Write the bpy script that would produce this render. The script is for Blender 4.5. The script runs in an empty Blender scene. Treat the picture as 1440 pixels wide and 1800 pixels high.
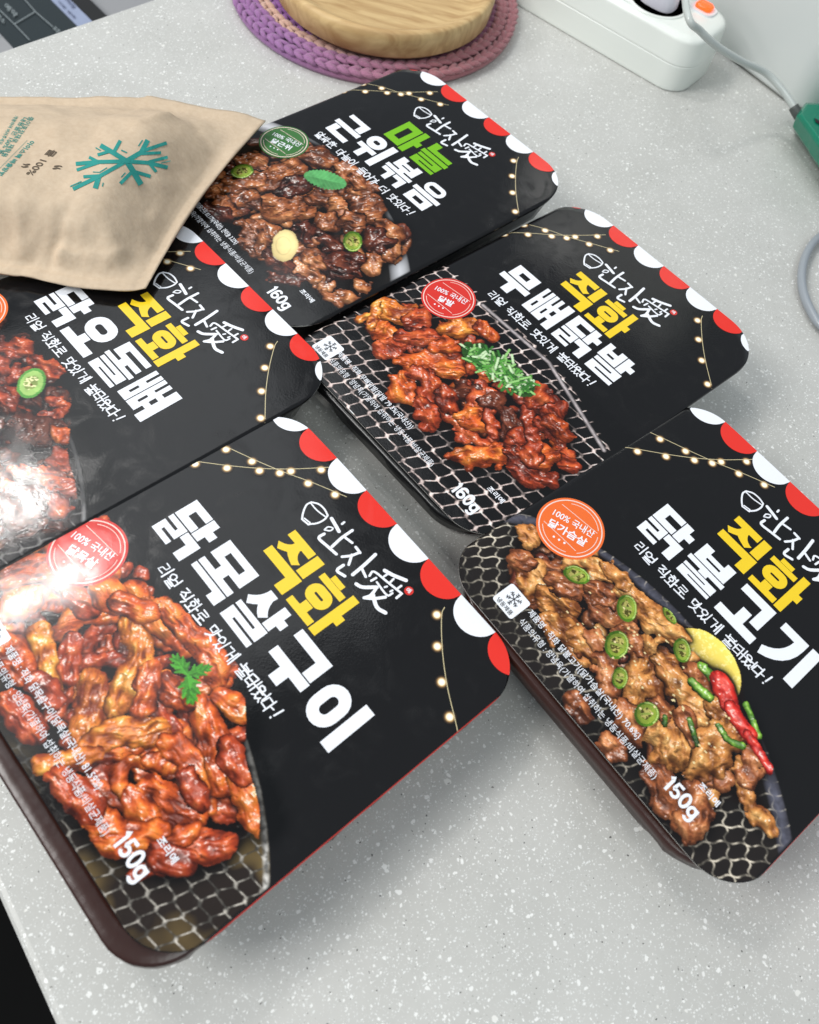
import bpy, bmesh, math, random
import numpy as np
from mathutils import Vector, Matrix

# ------------------------------------------------------------------ camera, world, lamps, exposure
SC = bpy.context.scene
COL = SC.collection
CAM_H = 0.316                       # camera height over the counter top (z = 0)
FPX, CX, CY = 1343.54, 720.0, 900.0  # focal length in photograph pixels, 1440 x 1800
RIGHT = np.array([0.9696185, 0.2135909, 0.1192428])
UPV = np.array([-0.2446220, 0.8466193, 0.4726476])
FWD = np.array([0.0, 0.4874573, -0.8731468])
cam = bpy.data.cameras.new('camera'); cam_o = bpy.data.objects.new('camera', cam); COL.objects.link(cam_o)
cam.sensor_fit = 'HORIZONTAL'; cam.sensor_width = 36.0; cam.lens = 36.0 * FPX / 1440.0
cam.clip_start = 0.01; cam.clip_end = 50
cam.dof.use_dof = True; cam.dof.focus_distance = 0.36; cam.dof.aperture_fstop = 15.0
cam_o.matrix_world = Matrix(((RIGHT[0], UPV[0], -FWD[0], 0), (RIGHT[1], UPV[1], -FWD[1], 0), (RIGHT[2], UPV[2], -FWD[2], CAM_H), (0, 0, 0, 1)))
SC.camera = cam_o
W = bpy.data.worlds.new('World'); SC.world = W; W.use_nodes = True
W.node_tree.nodes['Background'].inputs[0].default_value = (0.80, 0.90, 1.0, 1)
W.node_tree.nodes['Background'].inputs[1].default_value = 0.36

def area(name, loc, target, sx, sy, power, col):
    l = bpy.data.lights.new(name, 'AREA'); l.shape = 'RECTANGLE'; l.size = sx; l.size_y = sy; l.energy = power; l.color = col
    o = bpy.data.objects.new(name, l); COL.objects.link(o); o.location = loc
    d = Vector(target) - Vector(loc)
    o.rotation_euler = d.to_track_quat('-Z', 'Y').to_euler()
    return o
# twin-tube kitchen ceiling lamp, up and to the left of the counter
for k in (-1, 1):
    area('ceiling_tube_lamp', (-0.98 + 0.065 * k, 0.80 + 0.05 * k, 1.64), (-0.2, 0.25, 0), 0.028, 0.20, 3.3, (1.0, 0.97, 0.94))
area('added_ceiling_glow', (-0.80, 1.05, 1.9), (-0.3, 0.5, 0), 1.3, 1.3, 6.5, (0.95, 0.98, 1.0))  # added dim panel standing in for lit ceiling, gives left lids grey sheen
area('added_left_soft_light', (-1.45, -0.30, 1.45), (0, 0.25, 0), 0.8, 0.8, 29, (1.0, 0.985, 0.96))  # added soft main light from the left, kept clear of the lids' reflections
area('added_rear_fill', (0.55, -0.9, 1.9), (0.05, 0.25, 0), 0.9, 0.9, 11, (0.95, 1.0, 0.98))  # added fill from behind the camera, brightens the white appliance's front
VS = SC.view_settings
VS.view_transform = 'Standard'; VS.look = 'None'; VS.exposure = 0.14; VS.gamma = 1.0
VS.use_curve_mapping = False
SC.cycles.use_denoising = True
# ------------------------------------------------------------------ helpers
random.seed(7)
def lin(c):
    c = c / 255.0
    return c / 12.92 if c <= 0.04045 else ((c + 0.055) / 1.055) ** 2.4
def srgb(r, g, b, a=1.0): return (lin(r), lin(g), lin(b), a)
def px2w(x, y, z):
    """photograph pixel -> point on the horizontal plane at height z (metres over the counter)"""
    d = RIGHT * (x - CX) / FPX - UPV * (y - CY) / FPX + FWD
    t = (z - CAM_H) / d[2]
    return np.array([d[0] * t, d[1] * t, z])
def nmat(name):
    m = bpy.data.materials.new(name); m.use_nodes = True
    return m, m.node_tree, m.node_tree.nodes['Principled BSDF']
_m = {}
def plain(name, col, rough=0.5, spec=0.5, metal=0.0, coat=0.0, coat_r=0.05, bump=0.0, bscale=800.0, vary=0.0, vscale=200.0):
    if name in _m: return _m[name]
    m, nt, p = nmat(name)
    p.inputs['Base Color'].default_value = col
    p.inputs['Roughness'].default_value = rough; p.inputs['Specular IOR Level'].default_value = spec
    p.inputs['Metallic'].default_value = metal; p.inputs['Coat Weight'].default_value = coat; p.inputs['Coat Roughness'].default_value = coat_r
    tc = nt.nodes.new('ShaderNodeTexCoord')
    if vary > 0:
        n = nt.nodes.new('ShaderNodeTexNoise'); n.inputs['Scale'].default_value = vscale; n.inputs['Detail'].default_value = 4
        nt.links.new(tc.outputs['Object'], n.inputs['Vector'])
        mx = nt.nodes.new('ShaderNodeMix'); mx.data_type = 'RGBA'
        mx.inputs[6].default_value = tuple(v * (1 - vary) for v in col[:3]) + (1,)
        mx.inputs[7].default_value = tuple(min(1, v * (1 + vary)) for v in col[:3]) + (1,)
        nt.links.new(n.outputs['Fac'], mx.inputs[0]); nt.links.new(mx.outputs[2], p.inputs['Base Color'])
    if bump > 0:
        n = nt.nodes.new('ShaderNodeTexNoise'); n.inputs['Scale'].default_value = bscale; n.inputs['Detail'].default_value = 3
        nt.links.new(tc.outputs['Object'], n.inputs['Vector'])
        b = nt.nodes.new('ShaderNodeBump'); b.inputs['Strength'].default_value = bump; b.inputs['Distance'].default_value = 0.001
        nt.links.new(n.outputs['Fac'], b.inputs['Height']); nt.links.new(b.outputs['Normal'], p.inputs['Normal'])
        if coat > 0: nt.links.new(b.outputs['Normal'], p.inputs['Coat Normal'])
    _m[name] = m
    return m
def print_mat(name, col=None):
    """laminated card print: slightly uneven gloss film; colour flat or from the mesh's colour attribute"""
    if name in _m: return _m[name]
    m, nt, p = nmat(name)
    if col is None:
        a = nt.nodes.new('ShaderNodeAttribute'); a.attribute_name = 'ink'
        nt.links.new(a.outputs['Color'], p.inputs['Base Color'])
    else:
        p.inputs['Base Color'].default_value = col
    p.inputs['Roughness'].default_value = 0.30; p.inputs['Specular IOR Level'].default_value = 0.45
    tc = nt.nodes.new('ShaderNodeTexCoord')
    n1 = nt.nodes.new('ShaderNodeTexNoise'); n1.inputs['Scale'].default_value = 1300; n1.inputs['Detail'].default_value = 2
    n2 = nt.nodes.new('ShaderNodeTexNoise'); n2.inputs['Scale'].default_value = 28; n2.inputs['Detail'].default_value = 2
    for n in (n1, n2): nt.links.new(tc.outputs['Object'], n.inputs['Vector'])
    b1 = nt.nodes.new('ShaderNodeBump'); b1.inputs['Strength'].default_value = 0.07; b1.inputs['Distance'].default_value = 0.0004
    b2 = nt.nodes.new('ShaderNodeBump'); b2.inputs['Strength'].default_value = 0.06; b2.inputs['Distance'].default_value = 0.006
    nt.links.new(n1.outputs['Fac'], b1.inputs['Height']); nt.links.new(n2.outputs['Fac'], b2.inputs['Height'])
    nt.links.new(b2.outputs['Normal'], b1.inputs['Normal']); nt.links.new(b1.outputs['Normal'], p.inputs['Normal'])
    mr = nt.nodes.new('ShaderNodeMapRange'); mr.inputs[3].default_value = 0.10; mr.inputs[4].default_value = 0.30
    n3 = nt.nodes.new('ShaderNodeTexNoise'); n3.inputs['Scale'].default_value = 75; n3.inputs['Detail'].default_value = 5; n3.inputs['Distortion'].default_value = 1.2; nt.links.new(tc.outputs['Object'], n3.inputs['Vector'])
    sm_ = nt.nodes.new('ShaderNodeMapRange'); sm_.interpolation_type = 'SMOOTHSTEP'; sm_.inputs[1].default_value = .45; sm_.inputs[2].default_value = .8; nt.links.new(n3.outputs['Fac'], sm_.inputs[0]); nt.links.new(sm_.outputs[0], mr.inputs[0]); nt.links.new(mr.outputs[0], p.inputs['Roughness'])
    _m[name] = m
    return m
def mk(name, verts, faces, mats, parent=None, smooth=False, ink=None, midx=None, loc=None):
    me = bpy.data.meshes.new(name)
    me.from_pydata([tuple(map(float, v)) for v in verts], [], [tuple(int(i) for i in f) for f in faces])
    for m in (mats if isinstance(mats, (list, tuple)) else [mats]): me.materials.append(m)
    if midx is not None: me.polygons.foreach_set('material_index', np.array(midx, dtype=np.int32))
    if smooth: me.polygons.foreach_set('use_smooth', np.ones(len(me.polygons), dtype=bool))
    if ink is not None:
        a = me.color_attributes.new('ink', 'FLOAT_COLOR', 'POINT'); c = np.ones((len(verts), 4), dtype=np.float32); c[:, :3] = np.asarray(ink)[:, :3]
        a.data.foreach_set('color', c.ravel())
    me.update()
    o = bpy.data.objects.new(name, me); COL.objects.link(o)
    if parent is not None: o.parent = parent
    if loc is not None: o.location = loc
    return o
def tag(o, label=None, cat=None, group=None, kind=None):
    if label: o['label'] = label
    if cat: o['category'] = cat
    if group: o['group'] = group
    if kind: o['kind'] = kind
    return o
def empty(name, loc=(0, 0, 0)):
    o = bpy.data.objects.new(name, None); o.empty_display_size = 0.02; COL.objects.link(o); o.location = loc
    return o
def recalc(o, bevel=0.0, seg=2):
    bm = bmesh.new(); bm.from_mesh(o.data); bmesh.ops.remove_doubles(bm, verts=bm.verts, dist=1e-7)
    if bevel > 0: bmesh.ops.bevel(bm, geom=bm.edges[:], offset=bevel, segments=seg, profile=0.5, affect='EDGES', clamp_overlap=True)
    bmesh.ops.recalc_face_normals(bm, faces=bm.faces); bm.to_mesh(o.data); bm.free()
    return o
def loft(loops, cap0=True, cap1=True):
    n = len(loops[0]); V = [p for l in loops for p in l]; Fc = []
    for i in range(len(loops) - 1):
        for j in range(n):
            a, b = i * n + j, i * n + (j + 1) % n
            Fc.append((a, b, b + n, a + n))
    if cap0: Fc.append(tuple(range(n - 1, -1, -1)))
    if cap1: Fc.append(tuple(range((len(loops) - 1) * n, len(loops) * n)))
    return V, Fc
def tube(pts, r, n=10, close=False):
    """round tube along a polyline (Catmull-Rom smoothed by the caller)"""
    P = [Vector(p) for p in pts]; loops = []
    T0 = (P[1] - P[0]).normalized(); N = T0.orthogonal().normalized()
    for i, p in enumerate(P):
        t = (P[min(i + 1, len(P) - 1)] - P[max(i - 1, 0)]).normalized()
        N = (N - t * N.dot(t)).normalized(); B = t.cross(N)
        rr = r[i] if isinstance(r, (list, tuple)) else r
        loops.append([p + (N * math.cos(2 * math.pi * k / n) + B * math.sin(2 * math.pi * k / n)) * rr for k in range(n)])
    return loft(loops)
def crom(pts, per=8):
    P = [np.array(p, float) for p in pts]; P = [2 * P[0] - P[1]] + P + [2 * P[-1] - P[-2]]; out = []
    for i in range(1, len(P) - 2):
        for k in range(per):
            t = k / per
            out.append(0.5 * ((2 * P[i]) + (P[i + 1] - P[i - 1]) * t + (2 * P[i - 1] - 5 * P[i] + 4 * P[i + 1] - P[i + 2]) * t * t + (3 * P[i] - P[i - 1] - 3 * P[i + 1] + P[i + 2]) * t ** 3))
    out.append(P[-2])
    return out

# ------------------------------------------------------------------ flat lettering (2D polygons, label millimetres)
class Flat:
    """2D print: polygons collected with a tiny lift each, so that overlapping strokes never share a plane"""
    def __init__(s): s.v = []; s.f = []; s.z = 0.0; s.c = []
    def poly(s, pts, col=None):
        a = len(s.v); s.v += [(p[0], p[1], s.z) for p in pts]; s.f.append(tuple(range(a, a + len(pts)))); s.z += 0.0007
    def tris(s, pts, faces):
        a = len(s.v); s.v += [(p[0], p[1], s.z) for p in pts]; s.f += [tuple(i + a for i in f) for f in faces]; s.z += 0.0007
    def stroke(s, pts, w, taper=0.0, cap=True, step=2.0):
        P = [np.array(p, float) for p in pts]; Q = [P[0]]
        for a, b in zip(P, P[1:]):
            n = max(1, int(np.linalg.norm(b - a) / step))
            Q += [a + (b - a) * k / n for k in range(1, n + 1)]
        V = []; Fc = []; N = len(Q)
        for i, q in enumerate(Q):
            t = Q[min(i + 1, N - 1)] - Q[max(i - 1, 0)]; t = t / (np.linalg.norm(t) + 1e-9); n = np.array([-t[1], t[0]])
            ww = w * (1 - taper * i / max(1, N - 1)) / 2
            V += [q + n * ww, q - n * ww]
            if i: Fc.append((2 * i - 2, 2 * i - 1, 2 * i + 1, 2 * i))
        s.tris(V, Fc)
        if cap:
            for e, sgn in ((0, -1), (N - 1, 1)):
                t = (Q[1] - Q[0]) if e == 0 else (Q[-1] - Q[-2]); a0 = math.atan2(t[1], t[0]) + (math.pi if e == 0 else 0)
                ww = w * (1 - (taper if e else 0)) / 2
                s.poly([Q[e] + ww * np.array([math.cos(a0 + x), math.sin(a0 + x)]) for x in np.linspace(-math.pi / 2, math.pi / 2, 7)])
    def disc(s, c, r, n=20): s.poly([(c[0] + r * math.cos(2 * math.pi * k / n), c[1] + r * math.sin(2 * math.pi * k / n)) for k in range(n)])
    def ring(s, c, r0, r1, n=56, a0=0, a1=2 * math.pi):
        full = abs(a1 - a0 - 2 * math.pi) < 1e-6; m = n if full else n + 1
        A = [a0 + (a1 - a0) * k / n for k in range(m)]
        V = [(c[0] + r * math.cos(a), c[1] + r * math.sin(a)) for a in A for r in (r0, r1)]
        s.tris(V, [(2 * i, 2 * i + 1, (2 * i + 3) % (2 * m), (2 * i + 2) % (2 * m)) for i in range(n)])
_txt = {}
def text2d(body, bold=0.0):
    key = (body, bold)
    if key not in _txt:
        c = bpy.data.curves.new('t', 'FONT'); c.body = body; c.offset = bold; c.resolution_u = 3
        o = bpy.data.objects.new('t', c); COL.objects.link(o)
        me = bpy.data.meshes.new_from_object(o.evaluated_get(bpy.context.evaluated_depsgraph_get()))
        V = np.array([(v.co.x, v.co.y) for v in me.vertices]); Fc = [tuple(p.vertices) for p in me.polygons]
        bpy.data.objects.remove(o); bpy.data.curves.remove(c); bpy.data.meshes.remove(me)
        V -= V.min(0); _txt[key] = (V, Fc, V.max(0))
    return _txt[key]
def put_text(F, body, x, y, w, h, ang=0.0, bold=0.0):
    """text fitted to a box w x h whose lower left corner is (x, y), turned by ang"""
    V, Fc, sz = text2d(body, bold); U = V / sz * np.array([w, h]); c, s = math.cos(ang), math.sin(ang)
    F.tris([(x + c * p[0] - s * p[1], y + s * p[0] + c * p[1]) for p in U], Fc)

# --- handwritten Hangul out of strokes
def circ(cx, cy, rx, ry, n=14): return [(cx + rx * math.cos(2 * math.pi * k / n + 1.6), cy + ry * math.sin(2 * math.pi * k / n + 1.6)) for k in range(n + 1)]
JAMO = {'ㄱ': [[(0, .9), (.95, .92), (.7, 0)]], 'ㄴ': [[(.05, 1), (0, .1), (1, .15)]], 'ㄷ': [[(1, .92), (.05, .88), (0, .1), (1, .12)]],
        'ㄹ': [[(0, .95), (.95, .97), (.9, .55), (.08, .5), (0, .05), (1, .1)]], 'ㅁ': [[(0, .9), (.1, .02), (.85, 0), (1, .92), (0, .9)]],
        'ㅂ': [[(0, 1), (.1, 0), (.88, 0), (1, 1)], [(.05, .5), (.95, .5)]], 'ㅅ': [[(.55, 1), (.4, .5), (0, 0)], [(.45, .55), (1, .05)]],
        'ㅆ': [[(.3, 1), (.22, .5), (0, 0)], [(.25, .5), (.5, .1)], [(.78, 1), (.7, .5), (.45, 0)], [(.72, .5), (1, 0)]], 'ㅇ': [circ(.5, .48, .48, .48)],
        'ㅈ': [[(0, .95), (.9, .97), (.5, .4), (0, 0)], [(.5, .45), (1, .02)]], 'ㅌ': [[(1, 1), (.05, .95), (0, .05), (1, .08)], [(.05, .5), (.9, .53)]],
        'ㅎ': [[(.35, 1.12), (.68, 1.06)], [(0, .8), (1, .84)], circ(.5, .3, .36, .3)]}
VOW = {'ㅏ': [[(.15, 1.05), (.1, -.05)], [(.12, .5), (1, .55)]], 'ㅐ': [[(.1, 1), (.08, 0)], [(.1, .5), (.8, .52)], [(.82, 1.05), (.85, -.05)]], 'ㅓ': [[(.9, 1.05), (.92, -.05)], [(0, .5), (.9, .52)]],
       'ㅔ': [[(0, .5), (.5, .52)], [(.52, 1), (.5, 0)], [(.95, 1.08), (.98, -.08)]], 'ㅣ': [[(.5, 1.05), (.45, -.05)]], 'ㅗ': [[(.5, 1), (.5, .2)], [(-.05, .12), (1.05, .18)]], 'ㅜ': [[(-.05, .85), (1.05, .9)], [(.5, .85), (.45, .05)]], 'ㅡ': [[(-.05, .5), (1.05, .55)]]}
LI = 'ㄱㄲㄴㄷㄸㄹㅁㅂㅃㅅㅆㅇㅈㅉㅊㅋㅌㅍㅎ'; LM = 'ㅏㅐㅑㅒㅓㅔㅕㅖㅗㅘㅙㅚㅛㅜㅝㅞㅟㅠㅡㅢㅣ'
LF = ['', 'ㄱ', 'ㄲ', 'ㄳ', 'ㄴ', 'ㄵ', 'ㄶ', 'ㄷ', 'ㄹ', 'ㄺ', 'ㄻ', 'ㄼ', 'ㄽ', 'ㄾ', 'ㄿ', 'ㅀ', 'ㅁ', 'ㅂ', 'ㅄ', 'ㅅ', 'ㅆ', 'ㅇ', 'ㅈ', 'ㅊ', 'ㅋ', 'ㅌ', 'ㅍ', 'ㅎ']
def hand(F, body, x, y, w, h, wt, rng):
    n = sum(0.55 if ch == ' ' else (0.6 if ch == '!' else 1.0) for ch in body); cw = w / n; cx = x
    def put(strokes, bx):
        j = lambda: rng.uniform(-.03, .03)
        for st in strokes:
            pts = [(cx + (bx[0] + p[0] * (bx[2] - bx[0]) + j()) * cw * 0.92, y + dy + (bx[1] + p[1] * (bx[3] - bx[1]) + j()) * h) for p in st]
            F.stroke(crom(pts, 3) if len(pts) > 2 and len(pts) < 9 and False else pts, wt * rng.uniform(.85, 1.15), step=1.0)
    for ch in body:
        dy = rng.uniform(-.05, .05) * h
        if ch == ' ': cx += cw * 0.55; continue
        if ch == '!':
            F.stroke([(cx + cw * .35, y + h * 1.05), (cx + cw * .25, y + h * .3)], wt * 1.1); F.disc((cx + cw * .2, y + h * .02), wt * .7, 10); cx += .6 * cw; continue
        k = ord(ch) - 0xAC00; i, m, f = LI[k // 588], LM[(k % 588) // 28], LF[k % 28]
        b = .36 if f else 0.0
        if m in 'ㅏㅐㅓㅔㅣ': put(JAMO[i], (0, b + .08, .52, .95)); put(VOW[m], (.58, b, 1, 1.0)) if m != 'ㅓ' else put(VOW[m], (.5, b, .98, 1.0))
        elif m in 'ㅗㅜㅡ': put(JAMO[i], (.15, b + (.38 if not f else .3), .85, 1)); put(VOW[m], (0, b, 1, b + (.36 if not f else .28)))
        elif m == 'ㅘ': put(JAMO[i], (0, .42 if not f else .55, .58, 1)); put(VOW['ㅗ'], (0, b, .62, .4 if not f else .55)); put(VOW['ㅏ'], (.68, b, 1, 1))
        elif m == 'ㅝ': put(JAMO[i], (.05, .62, .55, 1)); put(VOW['ㅜ'], (0, .32, .62, .6)); put(VOW['ㅓ'], (.5, .3, 1, 1))
        if f: put(JAMO[f], (.12, -.06, .92, .3))
        cx += cw

# --- heavy poster Hangul out of blocks, each glyph on a 20 x 20 grid
def Rr(x0, y0, x1, y1): return [[(x0, y0), (x1, y0), (x1, y1), (x0, y1)]]
def bez(p0, p1, p2, n=7): return [tuple((1 - t) ** 2 * np.array(p0) + 2 * t * (1 - t) * np.array(p1) + t * t * np.array(p2)) for t in np.linspace(0, 1, n)]
def jG(b, h, w): x0, y0, x1, y1 = b; return Rr(x0, y1 - h, x1, y1) + Rr(x1 - w, y0, x1, y1 - h)
def jN(b, h, w): x0, y0, x1, y1 = b; return Rr(x0, y0, x1, y0 + h) + Rr(x0, y0 + h, x0 + w, y1)
def jD(b, h, w): x0, y0, x1, y1 = b; return Rr(x0, y1 - h, x1, y1) + Rr(x0, y0 + h, x0 + w, y1 - h) + Rr(x0, y0, x1, y0 + h)
def jL(b, h, w):
    x0, y0, x1, y1 = b; m = (y0 + y1) / 2
    return Rr(x0, y1 - h, x1, y1) + Rr(x1 - w, m + h / 2, x1, y1 - h) + Rr(x0, m - h / 2, x1, m + h / 2) + Rr(x0, y0 + h, x0 + w, m - h / 2) + Rr(x0, y0, x1, y0 + h)
def jM(b, h, w): x0, y0, x1, y1 = b; return Rr(x0, y1 - h, x1, y1) + Rr(x0, y0, x1, y0 + h) + Rr(x0, y0 + h, x0 + w, y1 - h) + Rr(x1 - w, y0 + h, x1, y1 - h)
def jB(b, h, w):
    x0, y0, x1, y1 = b; m = y0 + (y1 - y0) * .55
    return Rr(x0, y0, x0 + w, y1) + Rr(x1 - w, y0, x1, y1) + Rr(x0 + w, y0, x1 - w, y0 + h) + Rr(x0 + w, m - h * .45, x1 - w, m + h * .45)
def jS(b, w):
    x0, y0, x1, y1 = b; c = (x0 + x1) / 2; m = y0 + (y1 - y0) * .45
    left = bez((c - w / 2, y1), (c - w / 2, m + 1), (x0, y0 + w * .55)) + bez((x0 + w * .55, y0), (c + w * .5, m), (c + w / 2, y1))
    right = [(c - w * .1, m + w * .9)] + bez((c + w * .4, m + w), (c + w * .6, m), (x1, y0 + w * .6)) + bez((x1 - w * .5, y0), (c + w * .2, y0 + 1), (c - w * .2, m - w * .2))
    return [left, right]
def jJ(b, h, w): x0, y0, x1, y1 = b; return Rr(x0, y1 - h, x1, y1) + jS((x0, y0, x1, y1 - h), w)
def jO(b, w):
    x0, y0, x1, y1 = b; r = min(x1 - x0, y1 - y0) / 2; out = []
    def loop(d):
        rr = max(r - d, .5); P = []
        for q, (cx, cy) in enumerate(((x1 - r, y1 - r), (x0 + r, y1 - r), (x0 + r, y0 + r), (x1 - r, y0 + r))):
            P += [(cx + rr * math.cos(a), cy + rr * math.sin(a)) for a in np.linspace(q * math.pi / 2, (q + 1) * math.pi / 2, 6)]
        return P
    A, B = loop(0), loop(w); n = len(A)
    return [[A[i], A[(i + 1) % n], B[(i + 1) % n], B[i]] for i in range(n) if i % 1 == 0]
def jH(b, h, w):
    x0, y0, x1, y1 = b; c = (x0 + x1) / 2; t = (y1 - y0)
    return Rr(c - w * .7, y1 - h * .8, c + w * .7, y1) + Rr(x0, y1 - h * 1.8, x1, y1 - h * .85) + jO((x0 + .8, y0, x1 - .8, y1 - h * 2.05), w * .78)
def vA(b, h, w): x0, y0, x1, y1 = b; m = (y0 + y1) / 2; return Rr(x0, y0, x0 + w, y1) + Rr(x0 + w, m - h / 2, x1, m + h / 2)
def vO(b, h, w): x0, y0, x1, y1 = b; c = (x0 + x1) / 2; return Rr(x0, y0, x1, y0 + h) + Rr(c - w / 2, y0 + h, c + w / 2, y1)
def vU(b, h, w): x0, y0, x1, y1 = b; c = (x0 + x1) / 2; return Rr(x0, y1 - h, x1, y1) + Rr(c - w / 2, y0, c + w / 2, y1 - h)
GLYPH = {
    '닭': jD((0, 10.1, 11.9, 20), 3.3, 4.6) + vA((12.4, 9.9, 20, 20), 3.6, 4.4) + jL((0, 0, 10.5, 9.5), 2.3, 3.2) + jG((11.0, 0, 20, 9.3), 3.6, 4.6),
    '목': jM((0, 11.2, 20, 20), 3.0, 5) + Rr(7.5, 8.6, 12.5, 11.2) + Rr(0, 5.8, 20, 8.6) + jG((0, 0, 20, 5.2), 2.5, 5.4),
    '살': jS((0, 9.9, 12.6, 20), 4.6) + vA((13.1, 9.7, 20, 20), 3.6, 4.2) + jL((0, 0, 17.6, 9.2), 2.4, 4.6),
    '구': jG((0.6, 9.8, 19.5, 20), 4.1, 5.0) + vU((0, 0, 20, 9.3), 4.1, 5.2),
    '이': jO((0, 1.6, 13.2, 18.6), 4.6) + Rr(15, 0, 20, 20.6),
    '불': jB((1.2, 11.2, 18.8, 20), 2.6, 4.8) + Rr(0, 8.3, 20, 10.7) + Rr(7.7, 6.8, 12.3, 8.3) + jL((1, 0, 19, 6.4), 1.75, 5),
    '고': jG((1.6, 7.2, 18.6, 20), 4.1, 4.8) + vO((0, 0, 20.4, 10.6), 4.3, 4.8),
    '기': [[(0.5, 16.0), (13.4, 16.0), (13.4, 20), (0.5, 20)]] + [bez((13.4, 16), (13.2, 3.5), (1.2, 0)) + bez((0.2, 4.2), (8, 7.5), (8.4, 16))] + Rr(15.2, 0, 20.2, 20.4),
    '무': jM((2, 11.0, 18, 20), 3.0, 5) + vU((0, 0.5, 20, 10.2), 3.7, 5.2),
    '뼈': jB((0, 1.2, 6.2, 20), 4.0, 2.4) + jB((6.7, 1.2, 12.9, 20), 4.0, 2.4) + Rr(12.9, 11.6, 15.2, 14.6) + Rr(12.9, 5.2, 15.2, 8.2) + Rr(15.2, 0, 20, 20.3),
    '발': jB((0, 10, 12, 20), 2.9, 3.8) + vA((12.6, 9.8, 20, 20), 3.4, 4.2) + jL((1, 0, 18, 9.2), 2.4, 4.6),
    '오': jO((2, 8.2, 18, 20.3), 4.4) + vO((0, 0, 20, 7.7), 4.3, 5),
    '돌': jD((1, 12.2, 19, 20), 2.8, 5) + Rr(7.7, 10.7, 12.3, 12.2) + Rr(0, 8.4, 20, 10.7) + jL((1, 0, 19, 7.7), 2.05, 5),
    '근': jG((2, 12, 18.2, 20), 3.2, 5) + Rr(0, 8.2, 20, 11.5) + jN((2.2, 0, 18.6, 7.6), 3.5, 4.8),
    '위': jO((.6, 10, 12.8, 20.2), 3.8) + Rr(0, 6.3, 13.6, 9.5) + Rr(4.6, 0, 9, 6.3) + Rr(14.7, 0, 19.5, 20.3),
    '볶': jB((2, 11.8, 18, 20), 2.5, 4.6) + Rr(8, 10.7, 12, 11.8) + Rr(0, 8.2, 20, 10.7) + jG((1, 0, 9.6, 7.6), 2.8, 3.6) + jG((10.4, 0, 19, 7.6), 2.8, 3.6),
    '음': jO((3, 12, 17, 20.2), 2.7) + Rr(0, 8.4, 20, 11.3) + jM((2, 0, 18, 7.7), 2.5, 4.6),
    '직': jJ((0, 9.9, 13.8, 20), 3.6, 4.2) + Rr(14.7, 9.9, 19.4, 20) + jG((0, 0, 19.8, 9.1), 4.0, 5.2),
    '화': jH((0, 6.2, 13.4, 20.4), 3.0, 4.6) + vO((0, 0, 13.8, 5.9), 3.0, 4.4) + vA((14.5, -.3, 20.6, 20.6), 4.0, 3.9),
    '마': jM((0, .8, 12.2, 19.4), 4.2, 3.9) + vA((13.1, 0, 20, 20.2), 4.0, 4.2),
    '늘': jN((1, 12.6, 19, 20), 3.0, 5) + Rr(0, 8.9, 20, 11.8) + jL((1, 0, 19, 8.2), 2.2, 5)}
def heavy(F, body, x, ytop, w, h, pitch):
    for k, ch in enumerate(body):
        for p in GLYPH[ch]: F.poly([(x + k * pitch + q[0] / 20 * w, ytop - h + q[1] / 20 * h) for q in p])
PIECES_A=[('y',4.4,[(6.3,-91.7),(15.6,-97.2),(20.3,-105.0)]),('y',4.0,[(-3.8,-71.4),(9.3,-77.2),(18.5,-91.4)]),('o',3.7,[(-15.7,-92.0),(-19.1,-82.5),(-11.3,-76.0)]),('r',3.3,[(-11.1,-91.5),(-0.9,-98.1)]),('y',3.7,[(-20.9,-98.7),(-6.0,-104.6),(3.5,-106.9)]),('r',3.5,[(-16.1,-64.0),(-0.7,-64.2),(15.5,-60.6)]),('o',3.7,[(-2.1,-58.5),(19.3,-55.8),(31.9,-58.5)]),('y',4.1,[(25.2,-104.8),(26.9,-95.4),(35.2,-86.6)]),('r',4.4,[(35.6,-69.1),(48.4,-72.0),(62.5,-78.1)]),('o',3.4,[(40.7,-85.7),(48.3,-80.9),(58.6,-85.4)]),('o',4.4,[(49.4,-96.6),(60.0,-94.8),(66.2,-91.5)]),('r',3.0,[(53.1,-85.2),(63.6,-87.6)]),('r',4.3,[(66.5,-71.9),(77.3,-74.0),(82.1,-73.9)]),('r',4.4,[(73.9,-96.6),(79.0,-89.3)]),('o',3.6,[(48.5,-103.3),(61.8,-103.3)]),('o',4.2,[(47.3,-115.5),(57.2,-111.4),(62.6,-103.7)]),('o',4.0,[(23.5,-74.7),(31.4,-73.1)]),('o',3.2,[(38.1,-61.5),(47.8,-58.8)]),('y',2.7,[(20.8,-120.2),(28.8,-104.8)]),('o',5.4,[(-39.7,-92.9),(-34.5,-101.0)]),('r',3.9,[(-26.3,-82.9),(-18.4,-79.7)]),('o',4.4,[(-25.6,-110.7),(-11.6,-109.7)]),('d',4.8,[(-22.1,-71.8),(-15.3,-72.3)]),('o',5.4,[(-47.9,-96.1),(-41.6,-78.1)]),('r',3.9,[(-4.8,-107.4),(3.7,-106.0)]),('r',4.0,[(27.9,-117.2),(43.1,-115.1)]),('r',4.2,[(-4.8,-117.3),(10.2,-117.1)]),('o',3.7,[(14.9,-76.2),(24.0,-84.6)]),('r',3.5,[(53.8,-69.6),(66.9,-71.7)]),('o',2.6,[(67.9,-101.2),(69.6,-93.8)]),('r',3.5,[(68.4,-105.7),(77.1,-100.8)]),('o',3.5,[(-14.7,-71.5),(-4.7,-64.1)])]
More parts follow.
